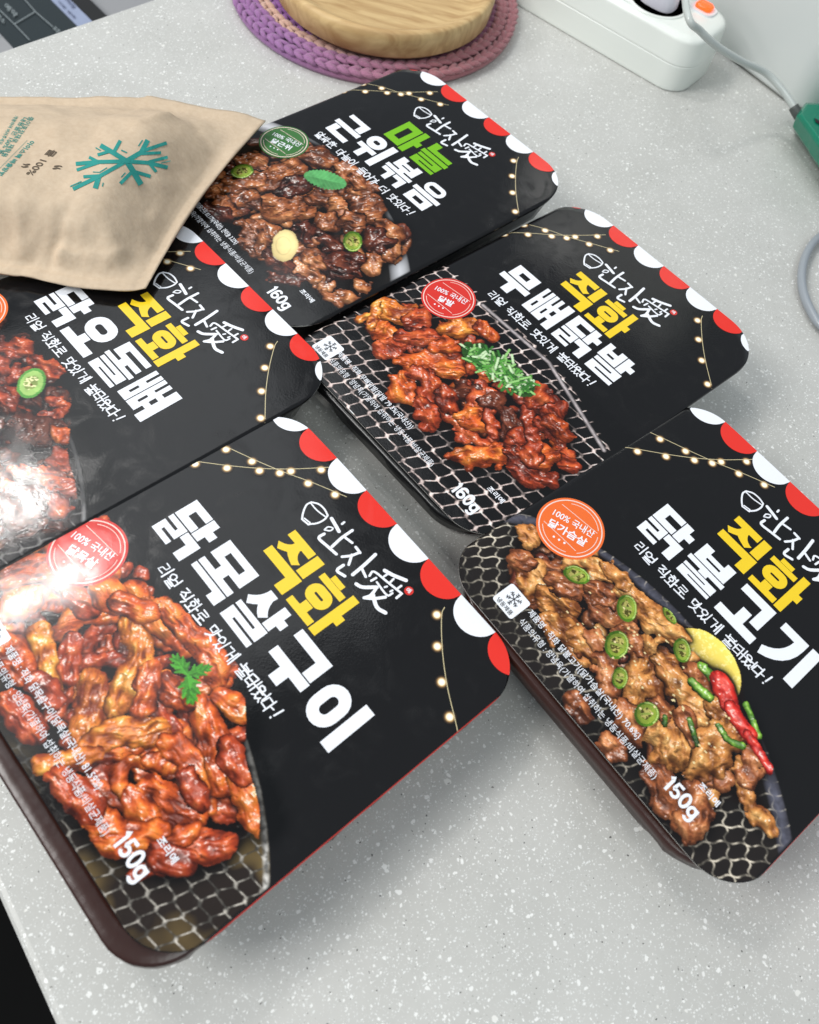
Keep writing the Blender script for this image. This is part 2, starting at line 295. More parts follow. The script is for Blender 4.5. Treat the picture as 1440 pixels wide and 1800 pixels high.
PIECES_B=[('t',3.9,[(-40.7,-98.1),(-32.0,-96.1),(-29.8,-103.1)]),('t',5.7,[(-21.6,-98.2),(-14.4,-96.3)]),('d',3.4,[(-44.6,-98.4),(-38.5,-95.0)]),('t',3.9,[(-14.0,-105.5),(-6.3,-104.2),(2.2,-106.3)]),('t',3.2,[(-4.1,-101.2),(4.3,-102.0)]),('b',5.2,[(-6.8,-85.7),(0.3,-82.4)]),('d',3.7,[(0.2,-95.3),(6.2,-96.3)]),('t',4.4,[(-5.6,-70.8),(11.5,-70.0),(20.9,-66.6)]),('t',2.8,[(-28.9,-82.1),(-24.1,-73.5),(-17.5,-72.1),(-16.9,-78.1)]),('t',6.0,[(17.2,-84.3),(25.7,-90.8),(28.4,-101.5)]),('b',4.4,[(24.0,-81.0),(36.7,-81.7),(48.5,-84.5)]),('r',4.1,[(10.5,-99.5),(17.8,-104.4)]),('t',7.3,[(43.8,-97.7),(49.4,-103.9)]),('t',4.5,[(48.9,-76.8),(54.5,-77.9)]),('t',5.2,[(60.5,-98.4),(58.9,-87.2),(60.5,-78.2)]),('t',2.4,[(69.0,-84.5),(81.3,-93.0),(92.8,-94.1)]),('b',3.4,[(74.8,-86.2),(71.7,-79.6)]),('r',4.5,[(52.7,-115.2),(61.1,-116.9)]),('b',4.5,[(68.3,-107.5),(72.7,-118.9)]),('d',3.8,[(33.2,-121.4),(35.9,-121.8)]),('d',2.8,[(13.7,-120.0),(20.5,-120.7)]),('t',3.0,[(-16.7,-67.4),(-7.0,-69.3)]),('t',3.5,[(-50.5,-85.3),(-45.5,-87.2)]),('b',4.2,[(35.2,-71.8),(39.9,-74.4)]),('b',3.9,[(-15.2,-82.5),(-9.2,-79.2)]),('b',4.2,[(7.7,-84.8),(13.6,-83.0)]),('r',3.5,[(34.9,-95.6),(39.4,-95.3)]),('b',3.5,[(44.8,-89.5),(50.8,-91.1)]),('d',4.3,[(28.7,-106.9),(36.6,-110.2)]),('b',4.1,[(-27.4,-91.4),(-19.7,-87.2)])]
PIECES_C=[('y',5.2,[(-42.5,-100.6),(-30.9,-93.8)]),('r',5.1,[(-27.5,-93.9),(-25.2,-91.7)]),('o',5.3,[(-28.8,-111.9),(-26.0,-110.2)]),('r',5.7,[(-19.5,-103.5),(-13.4,-95.0)]),('y',5.1,[(-12.5,-84.6),(-5.1,-74.2)]),('r',5.2,[(-20.7,-118.6),(-17.3,-116.1)]),('o',5.5,[(-6.9,-112.9),(-1.1,-100.4),(7.4,-99.7)]),('o',4.7,[(-1.6,-122.7),(2.8,-127.1),(8.7,-126.2)]),('r',4.6,[(0.3,-113.7),(6.1,-112.1),(10.8,-118.2)]),('d',4.5,[(18.9,-107.3),(24.9,-99.1)]),('r',4.3,[(24.9,-99.1),(29.4,-103.3)]),('r',4.9,[(16.9,-124.2),(22.6,-126.5)]),('r',3.3,[(23.7,-117.0),(40.1,-118.6),(49.9,-117.1)]),('o',5.5,[(32.6,-113.1),(37.3,-110.7)]),('r',2.4,[(36.5,-101.8),(46.6,-110.0)]),('d',4.6,[(43.7,-96.2),(52.6,-102.0)]),('o',4.7,[(47.5,-130.6),(52.5,-122.1),(57.3,-114.8)]),('r',5.4,[(55.4,-102.1),(57.7,-102.9)]),('r',6.1,[(64.5,-110.9),(75.7,-107.1)]),('o',5.6,[(68.3,-98.3),(71.3,-99.9)]),('r',2.5,[(46.5,-86.3),(61.3,-98.1)]),('r',2.8,[(55.3,-86.5),(69.1,-87.8)]),('r',5.1,[(52.6,-78.1),(54.4,-75.6)]),('o',5.3,[(61.2,-82.6),(65.5,-82.7)]),('r',4.5,[(74.3,-90.3),(78.7,-92.1)]),('y',2.4,[(-43.8,-114.4),(-40.6,-107.5),(-44.8,-101.4)]),('y',1.9,[(-34.9,-113.6),(-40.6,-107.5)]),('o',4.6,[(-1.5,-70.3),(1.9,-69.1)]),('r',3.9,[(23.1,-113.8),(16.5,-110.5)]),('o',4.7,[(-6.9,-95.2),(-3.3,-90.1)]),('d',4.5,[(32.1,-97.6),(36.3,-96.0)]),('r',4.5,[(44.8,-80.3),(43.1,-74.3)]),('r',4.0,[(67.8,-104.6),(63.5,-99.0)])]
PIECES_D=[('b',8.5,[(14.8,-105.7),(17.2,-94.2)]),('b',7.3,[(16.5,-121.1),(31.5,-127.2)]),('r',6.0,[(-4.3,-116.1),(0.0,-114.1)]),('r',5.9,[(-5.1,-125.4),(0.1,-126.1)]),('b',6.4,[(-7.0,-96.8),(-6.2,-78.4)]),('b',6.0,[(-9.4,-65.0),(-0.4,-58.9)]),('b',5.6,[(19.2,-81.0),(24.0,-78.4)]),('r',7.1,[(29.8,-76.6),(34.0,-76.8)]),('b',7.7,[(35.2,-64.8),(42.3,-65.3)]),('r',5.4,[(35.6,-90.8),(39.4,-87.5)]),('d',5.8,[(35.3,-103.0),(38.1,-101.1)]),('d',4.8,[(48.1,-98.7),(51.3,-98.2)]),('d',7.9,[(64.3,-106.5),(65.4,-101.3)]),('b',5.2,[(69.6,-88.2),(75.1,-91.8)]),('b',5.0,[(72.5,-76.8),(56.6,-67.6)]),('b',5.3,[(22.3,-59.7),(27.7,-58.6)]),('b',3.9,[(52.1,-123.0),(65.3,-119.4)]),('r',4.2,[(51.6,-112.7),(57.4,-112.2)]),('b',3.6,[(76.4,-120.2),(87.4,-113.2)]),('b',3.5,[(79.9,-105.0),(82.6,-103.2)]),('d',3.2,[(49.1,-134.3),(58.9,-128.1)]),('b',5.3,[(-26.4,-96.1),(-20.5,-92.1)]),('b',4.3,[(-14.5,-113.8),(-10.3,-100.5)]),('d',4.9,[(-4.1,-132.0),(1.1,-130.7)]),('d',5.1,[(5.7,-93.8),(5.7,-85.3)]),('b',5.9,[(46.0,-82.3),(43.8,-77.4)]),('d',5.9,[(58.5,-76.7),(63.9,-77.0)]),('b',4.8,[(9.6,-55.9),(22.9,-56.8)]),('d',5.6,[(40.5,-126.0),(46.7,-126.7)]),('b',4.9,[(-23.6,-69.4),(-18.6,-64.5)])]
PIECES_E=[('r',5.2,[(-6.0,-67.4),(-2.2,-64.6)]),('r',3.9,[(9.5,-61.3),(17.6,-57.8)]),('r',3.8,[(12.8,-69.4),(9.6,-71.3)]),('d',7.2,[(35.0,-79.7),(39.9,-77.7)]),('o',3.9,[(47.2,-73.6),(49.4,-71.9)]),('o',2.0,[(50.9,-96.8),(58.1,-89.5),(58.5,-82.7)]),('r',3.5,[(56.4,-79.1),(59.7,-78.1)]),('r',3.9,[(69.0,-84.8),(72.3,-85.7)]),('r',3.4,[(71.6,-91.6),(77.4,-92.2)]),('o',2.4,[(54.5,-103.4),(55.7,-101.8)]),('d',6.0,[(66.0,-106.5),(71.9,-104.8)]),('r',5.0,[(15.3,-80.5),(21.5,-81.6)]),('d',3.7,[(21.0,-72.8),(25.4,-71.7)]),('r',1.9,[(29.2,-66.6),(34.8,-63.7),(37.8,-66.8),(33.1,-71.9)]),('o',2.8,[(65.3,-88.5),(61.7,-88.1)]),('d',3.4,[(62.3,-96.5),(66.4,-93.2)]),('r',3.9,[(-4.5,-75.6),(5.2,-77.3)]),('d',5.4,[(18.4,-92.7),(27.5,-91.9)]),('r',4.6,[(34.9,-103.9),(43.7,-103.0)]),('o',4.3,[(4.0,-88.5),(10.0,-87.6)]),('r',4.4,[(55.7,-112.8),(55.4,-108.3)])]
EX={'B_pepper':[[(-22.8,-82.2),(-17.6,-80.0),(-23.6,-78.1)],[(0.0,-75.4),(4.9,-78.4),(1.3,-71.0)],[(8.4,-90.1),(12.5,-94.4),(11.1,-85.7)],[(26.1,-69.7),(30.1,-72.8),(27.7,-66.4)],[(18.6,-98.9),(21.8,-101.5),(19.9,-95.7)],[(34.8,-100.7),(38.8,-102.4),(36.4,-95.7)],[(13.2,-62.8),(17.1,-63.0),(12.8,-60.9)]],'B_strip':[('g',2.2,[(37.4,-76.3),(45.6,-75.5)]),('g',1.4,[(55.3,-80.9),(61.0,-81.6),(66.1,-78.8)]),('g',1.2,[(46.7,-88.4),(54.6,-92.9)]),('g',1.2,[(41.7,-97.8),(40.2,-95.6)]),('g',2.0,[(35.7,-68.1),(42.3,-68.2)]),('g',1.3,[(56.6,-65.0),(67.3,-70.6)]),('c',4.2,[(44.5,-66.6),(53.3,-70.9)]),('c',3.2,[(53.3,-70.9),(64.8,-73.8)]),('c',2.1,[(64.8,-73.8),(78.1,-77.2)])],'B_lemon':[(36.2,-67.4),(52.7,-67.3),(35.2,-53.3)],'B_rim':[(53.2,-63.7),(66.5,-67.4),(78.2,-71.1),(88.5,-76.0),(95.6,-81.9),(100.3,-88.1)],'A_rim':[(52.6,-62.1),(72.6,-67.1),(85.0,-71.6),(99.4,-79.4)],'A_leaf':[(24.3,-66.4),(16.0,-68.0),(16.4,-64.0),(23.3,-60.4),(32.2,-70.4),(34.2,-69.3),(18.6,-71.6),(28.5,-62.4)],'D_garlic':[(37.1,-118.0),(46.3,-124.5),(40.8,-112.6)],'D_pep':[[(55.1,-88.2),(58.0,-84.3),(60.7,-92.8)],[(-20.4,-103.0),(-17.6,-97.8),(-15.9,-106.2)]],'D_mint':[(10.6,-70.9),(20.1,-63.9),(5.6,-65.9)],'D_rim':[(52.4,-63.4),(68.9,-68.3),(86.6,-76.2),(92.4,-79.2)],'E_jal':[(17.1,-68.5),(22.2,-74.8),(22.0,-65.5)],'E_rim':[(65.3,-80.3),(74.0,-82.6),(83.6,-87.2)],'C_scal':('g',8.9,[(6.4,-83.4),(18.9,-79.4),(35.5,-78.3)]),'C_rail':[(-13.2,-59.3),(32.9,-58.0),(84.2,-73.4)],'C_mesh':[(31.6,-131.9),(35.7,-126.5),(42.1,-138.6),(46.7,-132.5),(56.3,-130.9)],'B_mesh':[(-216.2,-75.4)]}
LOGO=[(1.0,[(-6.4,12.99),(-6.53,10.51),(-4.48,7.28),(-2.26,5.01)]),(1.0,[(-2.26,5.01),(1.32,5.63)]),(0.8,[(-2.08,6.04),(0.93,6.66)]),(1.0,[(1.16,5.75),(2.86,8.82),(3.27,12.18),(2.56,14.59)]),(1.0,[(2.56,14.59),(-0.52,15.28),(-3.84,14.88),(-6.4,12.99)]),(0.8,[(-5.93,12.49),(-1.9,12.49),(2.23,13.35)]),(1.9,[(4.66,14.95),(8.14,14.29),(11.19,13.65)]),(1.2,[(9.23,16.78),(9.11,18.07)]),(0.8,[(6.99,9.43),(6.91,11.41),(8.55,12.63),(8.79,10.97),(7.1,9.35)]),(1.6,[(14.05,18.39),(14.15,12.49),(14.96,7.08)]),(1.4,[(14.34,13.82),(18.5,14.72)]),(1.6,[(8.47,8.13),(8.71,5.18),(13.5,5.67),(18.6,6.39)]),(1.5,[(20.87,14.67),(23.91,14.43)]),(1.4,[(23.69,14.46),(22.76,10.77),(20.91,7.47)]),(1.4,[(22.63,11.24),(25.29,7.41)]),(1.6,[(24.17,5.61),(24.49,2.1),(28.26,3.07)]),(1.8,[(28.26,18.95),(29.16,12.22),(29.66,5.94)]),(1.4,[(29.86,10.54),(33.54,9.52)]),(2.0,[(36.03,17.35),(39.97,18.92),(44.55,21.45)]),(1.2,[(34.1,10.98),(33.77,13.63),(40.23,14.94),(47.85,16.33)]),(1.3,[(47.85,16.33),(48.0,13.42)]),(1.1,[(37.87,15.43),(37.92,17.04)]),(1.1,[(41.33,15.88),(41.04,17.86)]),(1.1,[(45.18,16.36),(45.19,18.39)]),(1.2,[(36.19,10.14),(36.44,12.52)]),(1.1,[(38.04,11.56),(44.68,11.18),(45.46,13.5)]),(1.0,[(41.59,12.67),(41.95,13.64)]),(1.0,[(44.38,13.29),(44.53,14.29)]),(1.9,[(33.68,4.51),(36.26,5.68),(39.7,10.18)]),(1.6,[(39.7,10.18),(40.9,6.24),(40.12,3.24)]),(1.6,[(40.12,3.24),(42.75,6.17),(45.03,10.14)]),(2.0,[(40.78,7.08),(46.2,4.76),(50.08,5.9)])]
# ------------------------------------------------------------------ the printed dish photographs (computed colour per point of a fine sheet)
def vnoise(X, Y, sc, seed):
    r = np.random.RandomState(seed).rand(64, 64); x = X / sc + 17.3; y = Y / sc + 9.1
    i = np.floor(x).astype(int); j = np.floor(y).astype(int); fx = x - i; fy = y - j
    fx = fx * fx * (3 - 2 * fx); fy = fy * fy * (3 - 2 * fy); g = lambda a, b: r[a % 64, b % 64]
    return (g(i, j) * (1 - fx) + g(i + 1, j) * fx) * (1 - fy) + (g(i, j + 1) * (1 - fx) + g(i + 1, j + 1) * fx) * fy
def fbm(X, Y, sc, seed, o=3):
    s = 0; a = 1; t = 0
    for k in range(o): s = s + a * vnoise(X, Y, sc / 2 ** k, seed + 11 * k); t += a; a *= .5
    return s / t
def blur(A, n):
    for ax in (0, 1):
        for _ in range(2):
            P = np.pad(A, [(n, n) if a == ax else (0, 0) for a in (0, 1)], mode='edge'); c = np.cumsum(P, axis=ax); c = np.concatenate([np.zeros_like(np.take(c, [0], ax)), c], axis=ax)
            L = A.shape[ax]; A = (np.take(c, range(2 * n + 1, 2 * n + 1 + L), ax) - np.take(c, range(0, L), ax)) / (2 * n + 1)
    return A
def C3(*c): return np.array([lin(x) for x in c])
PAL = {'o': (C3(238, 136, 56), C3(202, 86, 34), C3(108, 36, 16)), 'y': (C3(242, 172, 74), C3(216, 120, 42), C3(136, 54, 20)), 'r': (C3(214, 104, 54), C3(172, 64, 32), C3(92, 30, 16)),
       'd': (C3(128, 64, 40), C3(88, 38, 24), C3(40, 17, 11)), 't': (C3(224, 168, 100), C3(188, 122, 62), C3(110, 58, 26)), 'b': (C3(204, 136, 86), C3(156, 88, 50), C3(84, 42, 24)),
       'g': (C3(150, 190, 70), C3(90, 140, 40), C3(40, 80, 25)), 'c': (C3(226, 70, 52), C3(190, 34, 26), C3(110, 16, 14))}
def segdist(X, Y, pts):
    D = np.full(X.shape, 1e9); T = np.zeros(X.shape); n = max(1, len(pts) - 1)
    for k in range(n):
        a, b = np.array(pts[k]), np.array(pts[min(k + 1, len(pts) - 1)]); v = b - a; q = max(v @ v, 1e-6)
        t = np.clip(((X - a[0]) * v[0] + (Y - a[1]) * v[1]) / q, 0, 1); d = np.hypot(X - a[0] - t * v[0], Y - a[1] - t * v[1]); m = d < D
        D = np.where(m, d, D); T = np.where(m, (k + t) / n, T)
    return D, T
class Dish:
    def __init__(s, X, Y, seed):
        s.X, s.Y, s.seed = X, Y, seed; s.H = np.full(X.shape, -6.0); s.C = np.zeros(X.shape + (3,)); s.G = np.zeros(X.shape); s.GX = np.zeros(X.shape); s.GY = np.zeros(X.shape); s.k = 0
        s.W1 = (fbm(X, Y, 7, seed) - .5) * 5.0 + (fbm(X, Y, 2.2, seed + 3) - .5) * 1.6; s.W2 = (fbm(X, Y, 7, seed + 1) - .5) * 5.0 + (fbm(X, Y, 2.2, seed + 4) - .5) * 1.6
        s.big = fbm(X, Y, 9, seed + 5); s.mid = fbm(X, Y, 3.2, seed + 6); s.fin = fbm(X, Y, .9, seed + 7, 2)
    def put(s, m, hh, col, gloss):
        m = m & (hh > s.H); s.H = np.where(m, hh, s.H); s.C[m] = col[m] if col.ndim == 3 else col; s.G = np.where(m, gloss, s.G)
    def piece(s, t, r, pts, z0=None, warp=.55, gloss=1.0, taper=.15, rough=1.0, irr=.25):
        """one cut of meat: a bent, tapering strip laid over what is there already"""
        s.k += 1; z0 = -5 + .10 * s.k if z0 is None else z0; c_ = abs(s.X[0, 1] - s.X[0, 0])
        x0 = min(p[0] for p in pts) - 2 * r - 4; x1 = max(p[0] for p in pts) + 2 * r + 4; y0 = min(p[1] for p in pts) - 2 * r - 4; y1 = max(p[1] for p in pts) + 2 * r + 4
        iy = np.where((s.X[0] > x0) & (s.X[0] < x1))[0]; ix = np.where((s.Y[:, 0] > y0) & (s.Y[:, 0] < y1))[0]
        if len(iy) < 3 or len(ix) < 3: return
        sl = (slice(ix[0], ix[-1] + 1), slice(iy[0], iy[-1] + 1)); ph = s.k * 7.7
        if len(pts) > 2: pts = [tuple(q) for q in crom(pts, 3)]
        X = s.X[sl] + s.W1[sl] * warp * min(1, r / 4); Y = s.Y[sl] + s.W2[sl] * warp * min(1, r / 4)
        d, tt = segdist(X, Y, pts); rr = r * (1 - taper * (2 * tt - 1) ** 2) * (0.84 + .34 * vnoise(s.X[sl] + ph, s.Y[sl], r * 1.3, s.seed + 20) + irr * (vnoise(s.X[sl] - ph, s.Y[sl] + 3 * ph, r * .62, s.seed + 21) - .5))
        e = np.clip(d / rr, 0, 1.5); hh = np.sqrt(np.clip(1 - e * e, 0.02, 1)) * rr * .9; ln = sum(math.dist(p, q) for p, q in zip(pts, pts[1:])) + r
        ax = np.array(pts[-1]) - np.array(pts[0]); an = math.atan2(ax[1], ax[0]) if np.linalg.norm(ax) > r * .8 else ph * 1.7; ca, sa = math.cos(an), math.sin(an); al = ca * X + sa * Y; ac = -sa * X + ca * Y
        str_ = vnoise(al * .25 + ph, ac * .75 + ph, 1.0, s.seed + 31); fib = vnoise(al * .5 + ph, ac * 1.9 + ph, 1.0, s.seed + 32); lump = vnoise(s.X[sl] - ph, s.Y[sl] + ph, r * .8, s.seed + 35)
        hh = hh + rough * ((lump - .5) * r * .55 + (str_ - .5) * r * .28 + (s.mid[sl] - .5) * r * .14 + (fib - .5) * r * .06 + (s.fin[sl] - .5) * .12)
        gy, gx = np.gradient(hh, c_); lt, md, dk = PAL[t]; hue = vnoise(np.array([[ph]]), np.array([[ph * .7]]), 1.0, s.seed + 50)[0, 0]
        a = np.clip(.52 + (hue - .5) * .5 + (s.mid[sl] - .5) * .9 + (str_ - .5) * .5 + (lump - .5) * .7 + (fib - .5) * .25 - np.clip(e - .55, 0, 1) * .5, 0, 1)[..., None]
        c = np.where(a > .5, md + (lt - md) * (a - .5) * 2, dk + (md - dk) * a * 2)
        bn = np.clip((s.big[sl] + .5 * s.mid[sl] - .98) * 3 * rough + np.clip(e - .80, 0, 1) * 2.8 * (.35 + s.big[sl]), 0, .85)[..., None]; c = c * (1 - bn) + dk * .5 * bn
        fk = vnoise(s.X[sl], s.Y[sl], .62, s.seed + 41); c = c * np.where(fk > .88, .5, np.where(fk < .08, 1.3, 1.0))[..., None]
        m = e < 1; s.H[sl] = np.where(m, z0 + hh, s.H[sl]); s.C[sl][m] = c[m]; s.G[sl] = np.where(m, gloss, s.G[sl]); s.GX[sl] = np.where(m, gx, s.GX[sl]); s.GY[sl] = np.where(m, gy, s.GY[sl])
    def ell(s, c, a, b):
        A = np.array([[a[0] - c[0], b[0] - c[0]], [a[1] - c[1], b[1] - c[1]]]); I = np.linalg.inv(A); x = s.X + s.W1 * .12 - c[0]; y = s.Y + s.W2 * .12 - c[1]
        p, q = I[0, 0] * x + I[0, 1] * y, I[1, 0] * x + I[1, 1] * y
        return np.hypot(p, q), p, q
    def shade(s, bg, amb=.30, dif=.98, spec=.95, lift=1.0, clip=None):
        c = abs(s.X[0, 1] - s.X[0, 0]); gx = np.clip(s.GX, -2.4, 2.4); gy = np.clip(s.GY, -2.4, 2.4)
        n = np.stack([-gx, -gy, np.ones_like(gx)], -1); n /= np.linalg.norm(n, axis=-1, keepdims=True)
        Lv = np.array([-.30, .48, .82]); Lv = Lv / np.linalg.norm(Lv); df = np.clip(n @ Lv, 0, 1)
        hv = Lv + np.array([0, -.25, 1.0]); hv /= np.linalg.norm(hv)
        ao = np.clip(1 - np.clip(blur(s.H, int(3.2 / c)) - s.H, 0, 20) * .17, .10, 1) * np.clip(1 - np.clip(blur(s.H, int(1.1 / c)) - s.H, 0, 9) * .28, .25, 1)
        nz = n + (np.stack([vnoise(s.X, s.Y, .7, 91), vnoise(s.X, s.Y, .7, 92), np.zeros_like(s.X)], -1) - np.array([.5, .5, 0])) * .9; nz /= np.linalg.norm(nz, axis=-1, keepdims=True)
        sp = (np.clip(nz @ hv, 0, 1) ** 52 * np.clip((s.mid - .40) * 6, 0, 1) + .13 * np.clip(n @ hv, 0, 1) ** 14) * s.G * ao
        out = s.C * (amb + dif * df)[..., None] * ao[..., None] * lift + (sp * spec)[..., None] * np.array([1, .96, .9])
        food = s.H > -5.5
        if clip is not None: food = food & ((np.hypot(s.X - clip[0], s.Y - clip[1]) < clip[2] + (s.big - .5) * 3 + np.clip(clip[3] + 26 - s.X, 0, 60) * .42))
        cov = np.clip((blur(food.astype(float), int(4.5 / c)) - .34) * 5, 0, 1)[..., None]; bg = bg * (1 - cov) + C3(34, 17, 12) * cov
        out = np.where(food[..., None], out, bg * np.clip(1 - np.clip(blur(s.H, int(4 / c)) + 5.5, 0, 9)[..., None] * .09, .2, 1))
        return np.clip(out, 0, .95)
def net(X, Y, ang, s, a, per, w):
    c, sn = math.cos(ang), math.sin(ang); x = c * X + sn * Y + (vnoise(X, Y, 9, 5) - .5) * 1.6; y = -sn * X + c * Y + (vnoise(X, Y, 9, 6) - .5) * 1.6
    t = np.abs(((y / per) % 1) * 2 - 1); t = np.clip((t - .5) * 1.7, -.5, .5); i = np.round(x / s); D = np.full(X.shape, 9.0)
    for o in (-1, 0, 1):
        k = i + o; D = np.minimum(D, np.abs(x - (k * s + np.where(k % 2 == 0, 1, -1) * a * 2 * t)))
    return np.clip(1 - D / w, 0, 1)
def woven(X, Y, ang, s1, s2, w):
    c, sn = math.cos(ang), math.sin(ang); x = c * X + sn * Y + (vnoise(X, Y, 14, 15) - .5) * 3; y = -sn * X + c * Y + (vnoise(X, Y, 14, 16) - .5) * 3
    d1 = np.abs(((x + .7 * np.sin(y * 2 * math.pi / s2)) / s1 + .5) % 1 - .5) * s1; d2 = np.abs(((y + .4 * np.sin(x * 2 * math.pi / s1)) / s2 + .5) % 1 - .5) * s2
    return np.clip(1 - np.minimum(d1, d2) / w, 0, 1)
def dish_bg(X, Y, cc, R, inner, rimcol, rimw, outer):
    d = np.hypot(X - cc[0], Y - cc[1]); m = np.clip((R - d) / .5, 0, 1)[..., None]; rim = np.clip(1 - np.abs(d - (R - rimw / 2)) / (rimw / 2), 0, 1)[..., None] ** .6
    return outer * (1 - m) + m * (inner * (1 - rim) + rimcol * rim)
BLACK = C3(17, 16, 17)
def pic_A(X, Y):
    D = Dish(X, Y, 3); R = np.random.RandomState(5)
    for k in range(150): q = (R.uniform(-52, 76), R.uniform(-110, -64)); D.piece('rdrr'[k % 4], R.uniform(2.8, 4.4), [q, (q[0] + R.uniform(-8, 8), q[1] + R.uniform(-8, 8))])
    for k in range(60):
        q = np.array([R.uniform(-50, 70), R.uniform(-108, -66)]); an = R.uniform(0, 6.28); cv = R.uniform(-.9, .9); P = [q]
        for _ in range(4): P.append(P[-1] + 5.6 * np.array([math.cos(an), math.sin(an)])); an += cv
        D.piece('oror'[k % 4], R.uniform(2.8, 3.9), [tuple(x) for x in P])
    for t, r, p in PIECES_A: D.piece('o' if t in 'dr' and len(p) > 2 else 'o' if t == 'd' else t, r * 1.36, p, warp=.6, irr=.22)
    wire = net(X, Y, math.radians(38), 4.3, 1.95, 7.4, .66); nz = fbm(X, Y, 2, 44); tint = fbm(X, Y, 16, 46)[..., None]
    inner = C3(38, 30, 26) + (C3(118, 98, 60) - C3(38, 30, 26)) * np.clip(tint * 3 - 1.5, 0, 1); fade = np.clip((Y + 128 + (X + 60) * .12) / 26, .12, 1) ** 1.2
    wc = C3(210, 202, 190) * (wire ** 1.3 * np.clip(3.2 * nz - 1.0, .12, 1.4))[..., None]; inner = inner * (1 - np.clip(wire * 1.2, 0, 1))[..., None] + wc * fade[..., None]
    bg = dish_bg(X, Y, (20, -190), 132, inner, C3(214, 210, 204) * np.clip(2.6 * nz[..., None] - .5, .2, 1.2), 2.6, BLACK)
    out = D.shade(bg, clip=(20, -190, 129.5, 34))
    # parsley sprig: five lobed leaflets on one stalk
    c0 = np.array(EX['A_leaf'][0]); leafm = np.zeros(X.shape, bool)
    lobes = []
    for a0, L0 in ((math.pi, 8.6), (1.25, 8.0), (-.42, 10.5)):
        dr = np.array([math.cos(a0), math.sin(a0)]); st = c0 + dr * 1.2
        for k, phi in enumerate((-1.15, -.6, 0, .6, 1.15)):
            b = st + dr * (L0 * .34 * (1 - abs(phi) / 1.7)); lobes.append((b, a0 + phi, L0 * (.66 - .2 * abs(phi))))
            if phi == 0:
                for p2 in (-.5, .5): lobes.append((b + dr * L0 * .22, a0 + p2, L0 * .40))
        lobes.append((c0, a0, L0 * .55))
    lm = np.zeros(X.shape, bool); col = np.zeros(X.shape + (3,)); nz2 = fbm(X, Y, 1.6, 8)
    for n_, (b, a0, L) in enumerate(lobes):
        v = np.array([math.cos(a0), math.sin(a0)]); x = X - b[0]; y = Y - b[1]; u = (x * v[0] + y * v[1]) / L; w = -x * v[1] + y * v[0]
        m = (u > -.05) & (u < 1) & (np.abs(w) < L * .24 * np.sin(np.clip(u, 0, 1) ** .7 * 2.9 + .15) * (1 + .18 * np.sin(u * 19 + n_))); sh = np.where(w > 0, 1.15, .8) * (.6 + .55 * nz2) * (.85 + .15 * ((n_ * 7) % 3)) + .35 * (np.abs(w) < .16)
        col = np.where(m[..., None], np.clip(C3(70, 148, 44) * sh[..., None], 0, .9), col); lm |= m
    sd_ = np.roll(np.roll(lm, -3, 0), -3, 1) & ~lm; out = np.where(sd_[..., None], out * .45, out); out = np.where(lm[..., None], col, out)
    return out
def slices(D, out, lst):
    for c, a, b in lst:
        d, p, q = D.ell(c, a, b); g = C3(112, 156, 40); m = d < 1; n = fbm(D.X, D.Y, 1.2, 71)[..., None]
        w = fbm(D.X, D.Y, 2.2, 72); di = d + (w - .5) * .55; r_ = fbm(D.X, D.Y, .8, 73)[..., None]
        col = np.where((d > .80)[..., None], C3(82, 128, 30) * (.55 + .9 * n), np.where((di > .52)[..., None], C3(150, 172, 62) * (.65 + .6 * n), np.where(r_ > .52, C3(206, 196, 110), C3(84, 80, 26) * (.4 + n))))
        col = np.where((np.abs(d - .9) < .05)[..., None] & (q > .2)[..., None], C3(190, 212, 120), col); septum = (np.abs(p - q * .4) < .10) & (di < .6); col = np.where(septum[..., None], C3(168, 184, 84) * (.7 + .5 * n), col)
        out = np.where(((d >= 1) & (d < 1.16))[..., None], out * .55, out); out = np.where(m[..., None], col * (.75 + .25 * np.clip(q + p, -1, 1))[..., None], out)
    return out
def pic_B(X, Y):
    D = Dish(X, Y, 13); R = np.random.RandomState(9)
    d, p, q = D.ell(*EX['B_lemon']); D.put(d < 1, -3 + 2.5 * np.sqrt(np.clip(1 - d * d, 0, 1)), C3(222, 196, 84) * np.ones(X.shape + (1,)) * (.75 + .4 * np.clip(q, -1, 1))[..., None], .3)
    for k in range(130): q = (R.uniform(-40, 72), R.uniform(-104 , -70)); q = (q[0], q[1] - .10 * max(0, q[0] - 20)); D.piece('bbtd'[k % 4], R.uniform(2.8, 4.4), [q, (q[0] + R.uniform(-6, 6), q[1] + R.uniform(-6, 6))])
    for t, r, pp in PIECES_B: D.piece('t' if t == 'b' and len(pp) > 2 else 'b' if t in 'rd' else t, r * 1.38, pp, gloss=.8, warp=1.1, irr=.7)
    for t, r, pp in EX['B_strip']: D.piece(t, r, pp, None, warp=.2, taper=0, rough=.35)
    wire = woven(X, Y, math.radians(52), 7.0, 5.4, .44); nz = fbm(X, Y, 2, 54); inner = C3(30, 25, 23) * (.6 + .8 * fbm(X, Y, 12, 58)[..., None])
    fade = np.clip((Y + 128 + (X + 60) * .08) / 24, .15, 1); inner = inner * (1 - wire)[..., None] + C3(226, 214, 194) * (wire ** .9 * np.clip(3.2 * nz - .9, .15, 1.3) * fade)[..., None]
    bg = dish_bg(X, Y, (15, -185), 127, inner, C3(96, 96, 110) * (.5 + nz[..., None]), 6.5, BLACK); out = D.shade(bg, lift=1.12, clip=(15, -185, 123, 62))
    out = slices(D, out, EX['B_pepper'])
    for k in range(60):   # sesame
        c = (R.uniform(-20, 60), R.uniform(-104, -70)); d = np.hypot((X - c[0]), (Y - c[1]) * 1.5); out = np.where((d < .55)[..., None] & (D.H > 0)[..., None], C3(232, 212, 160), out)
    return out
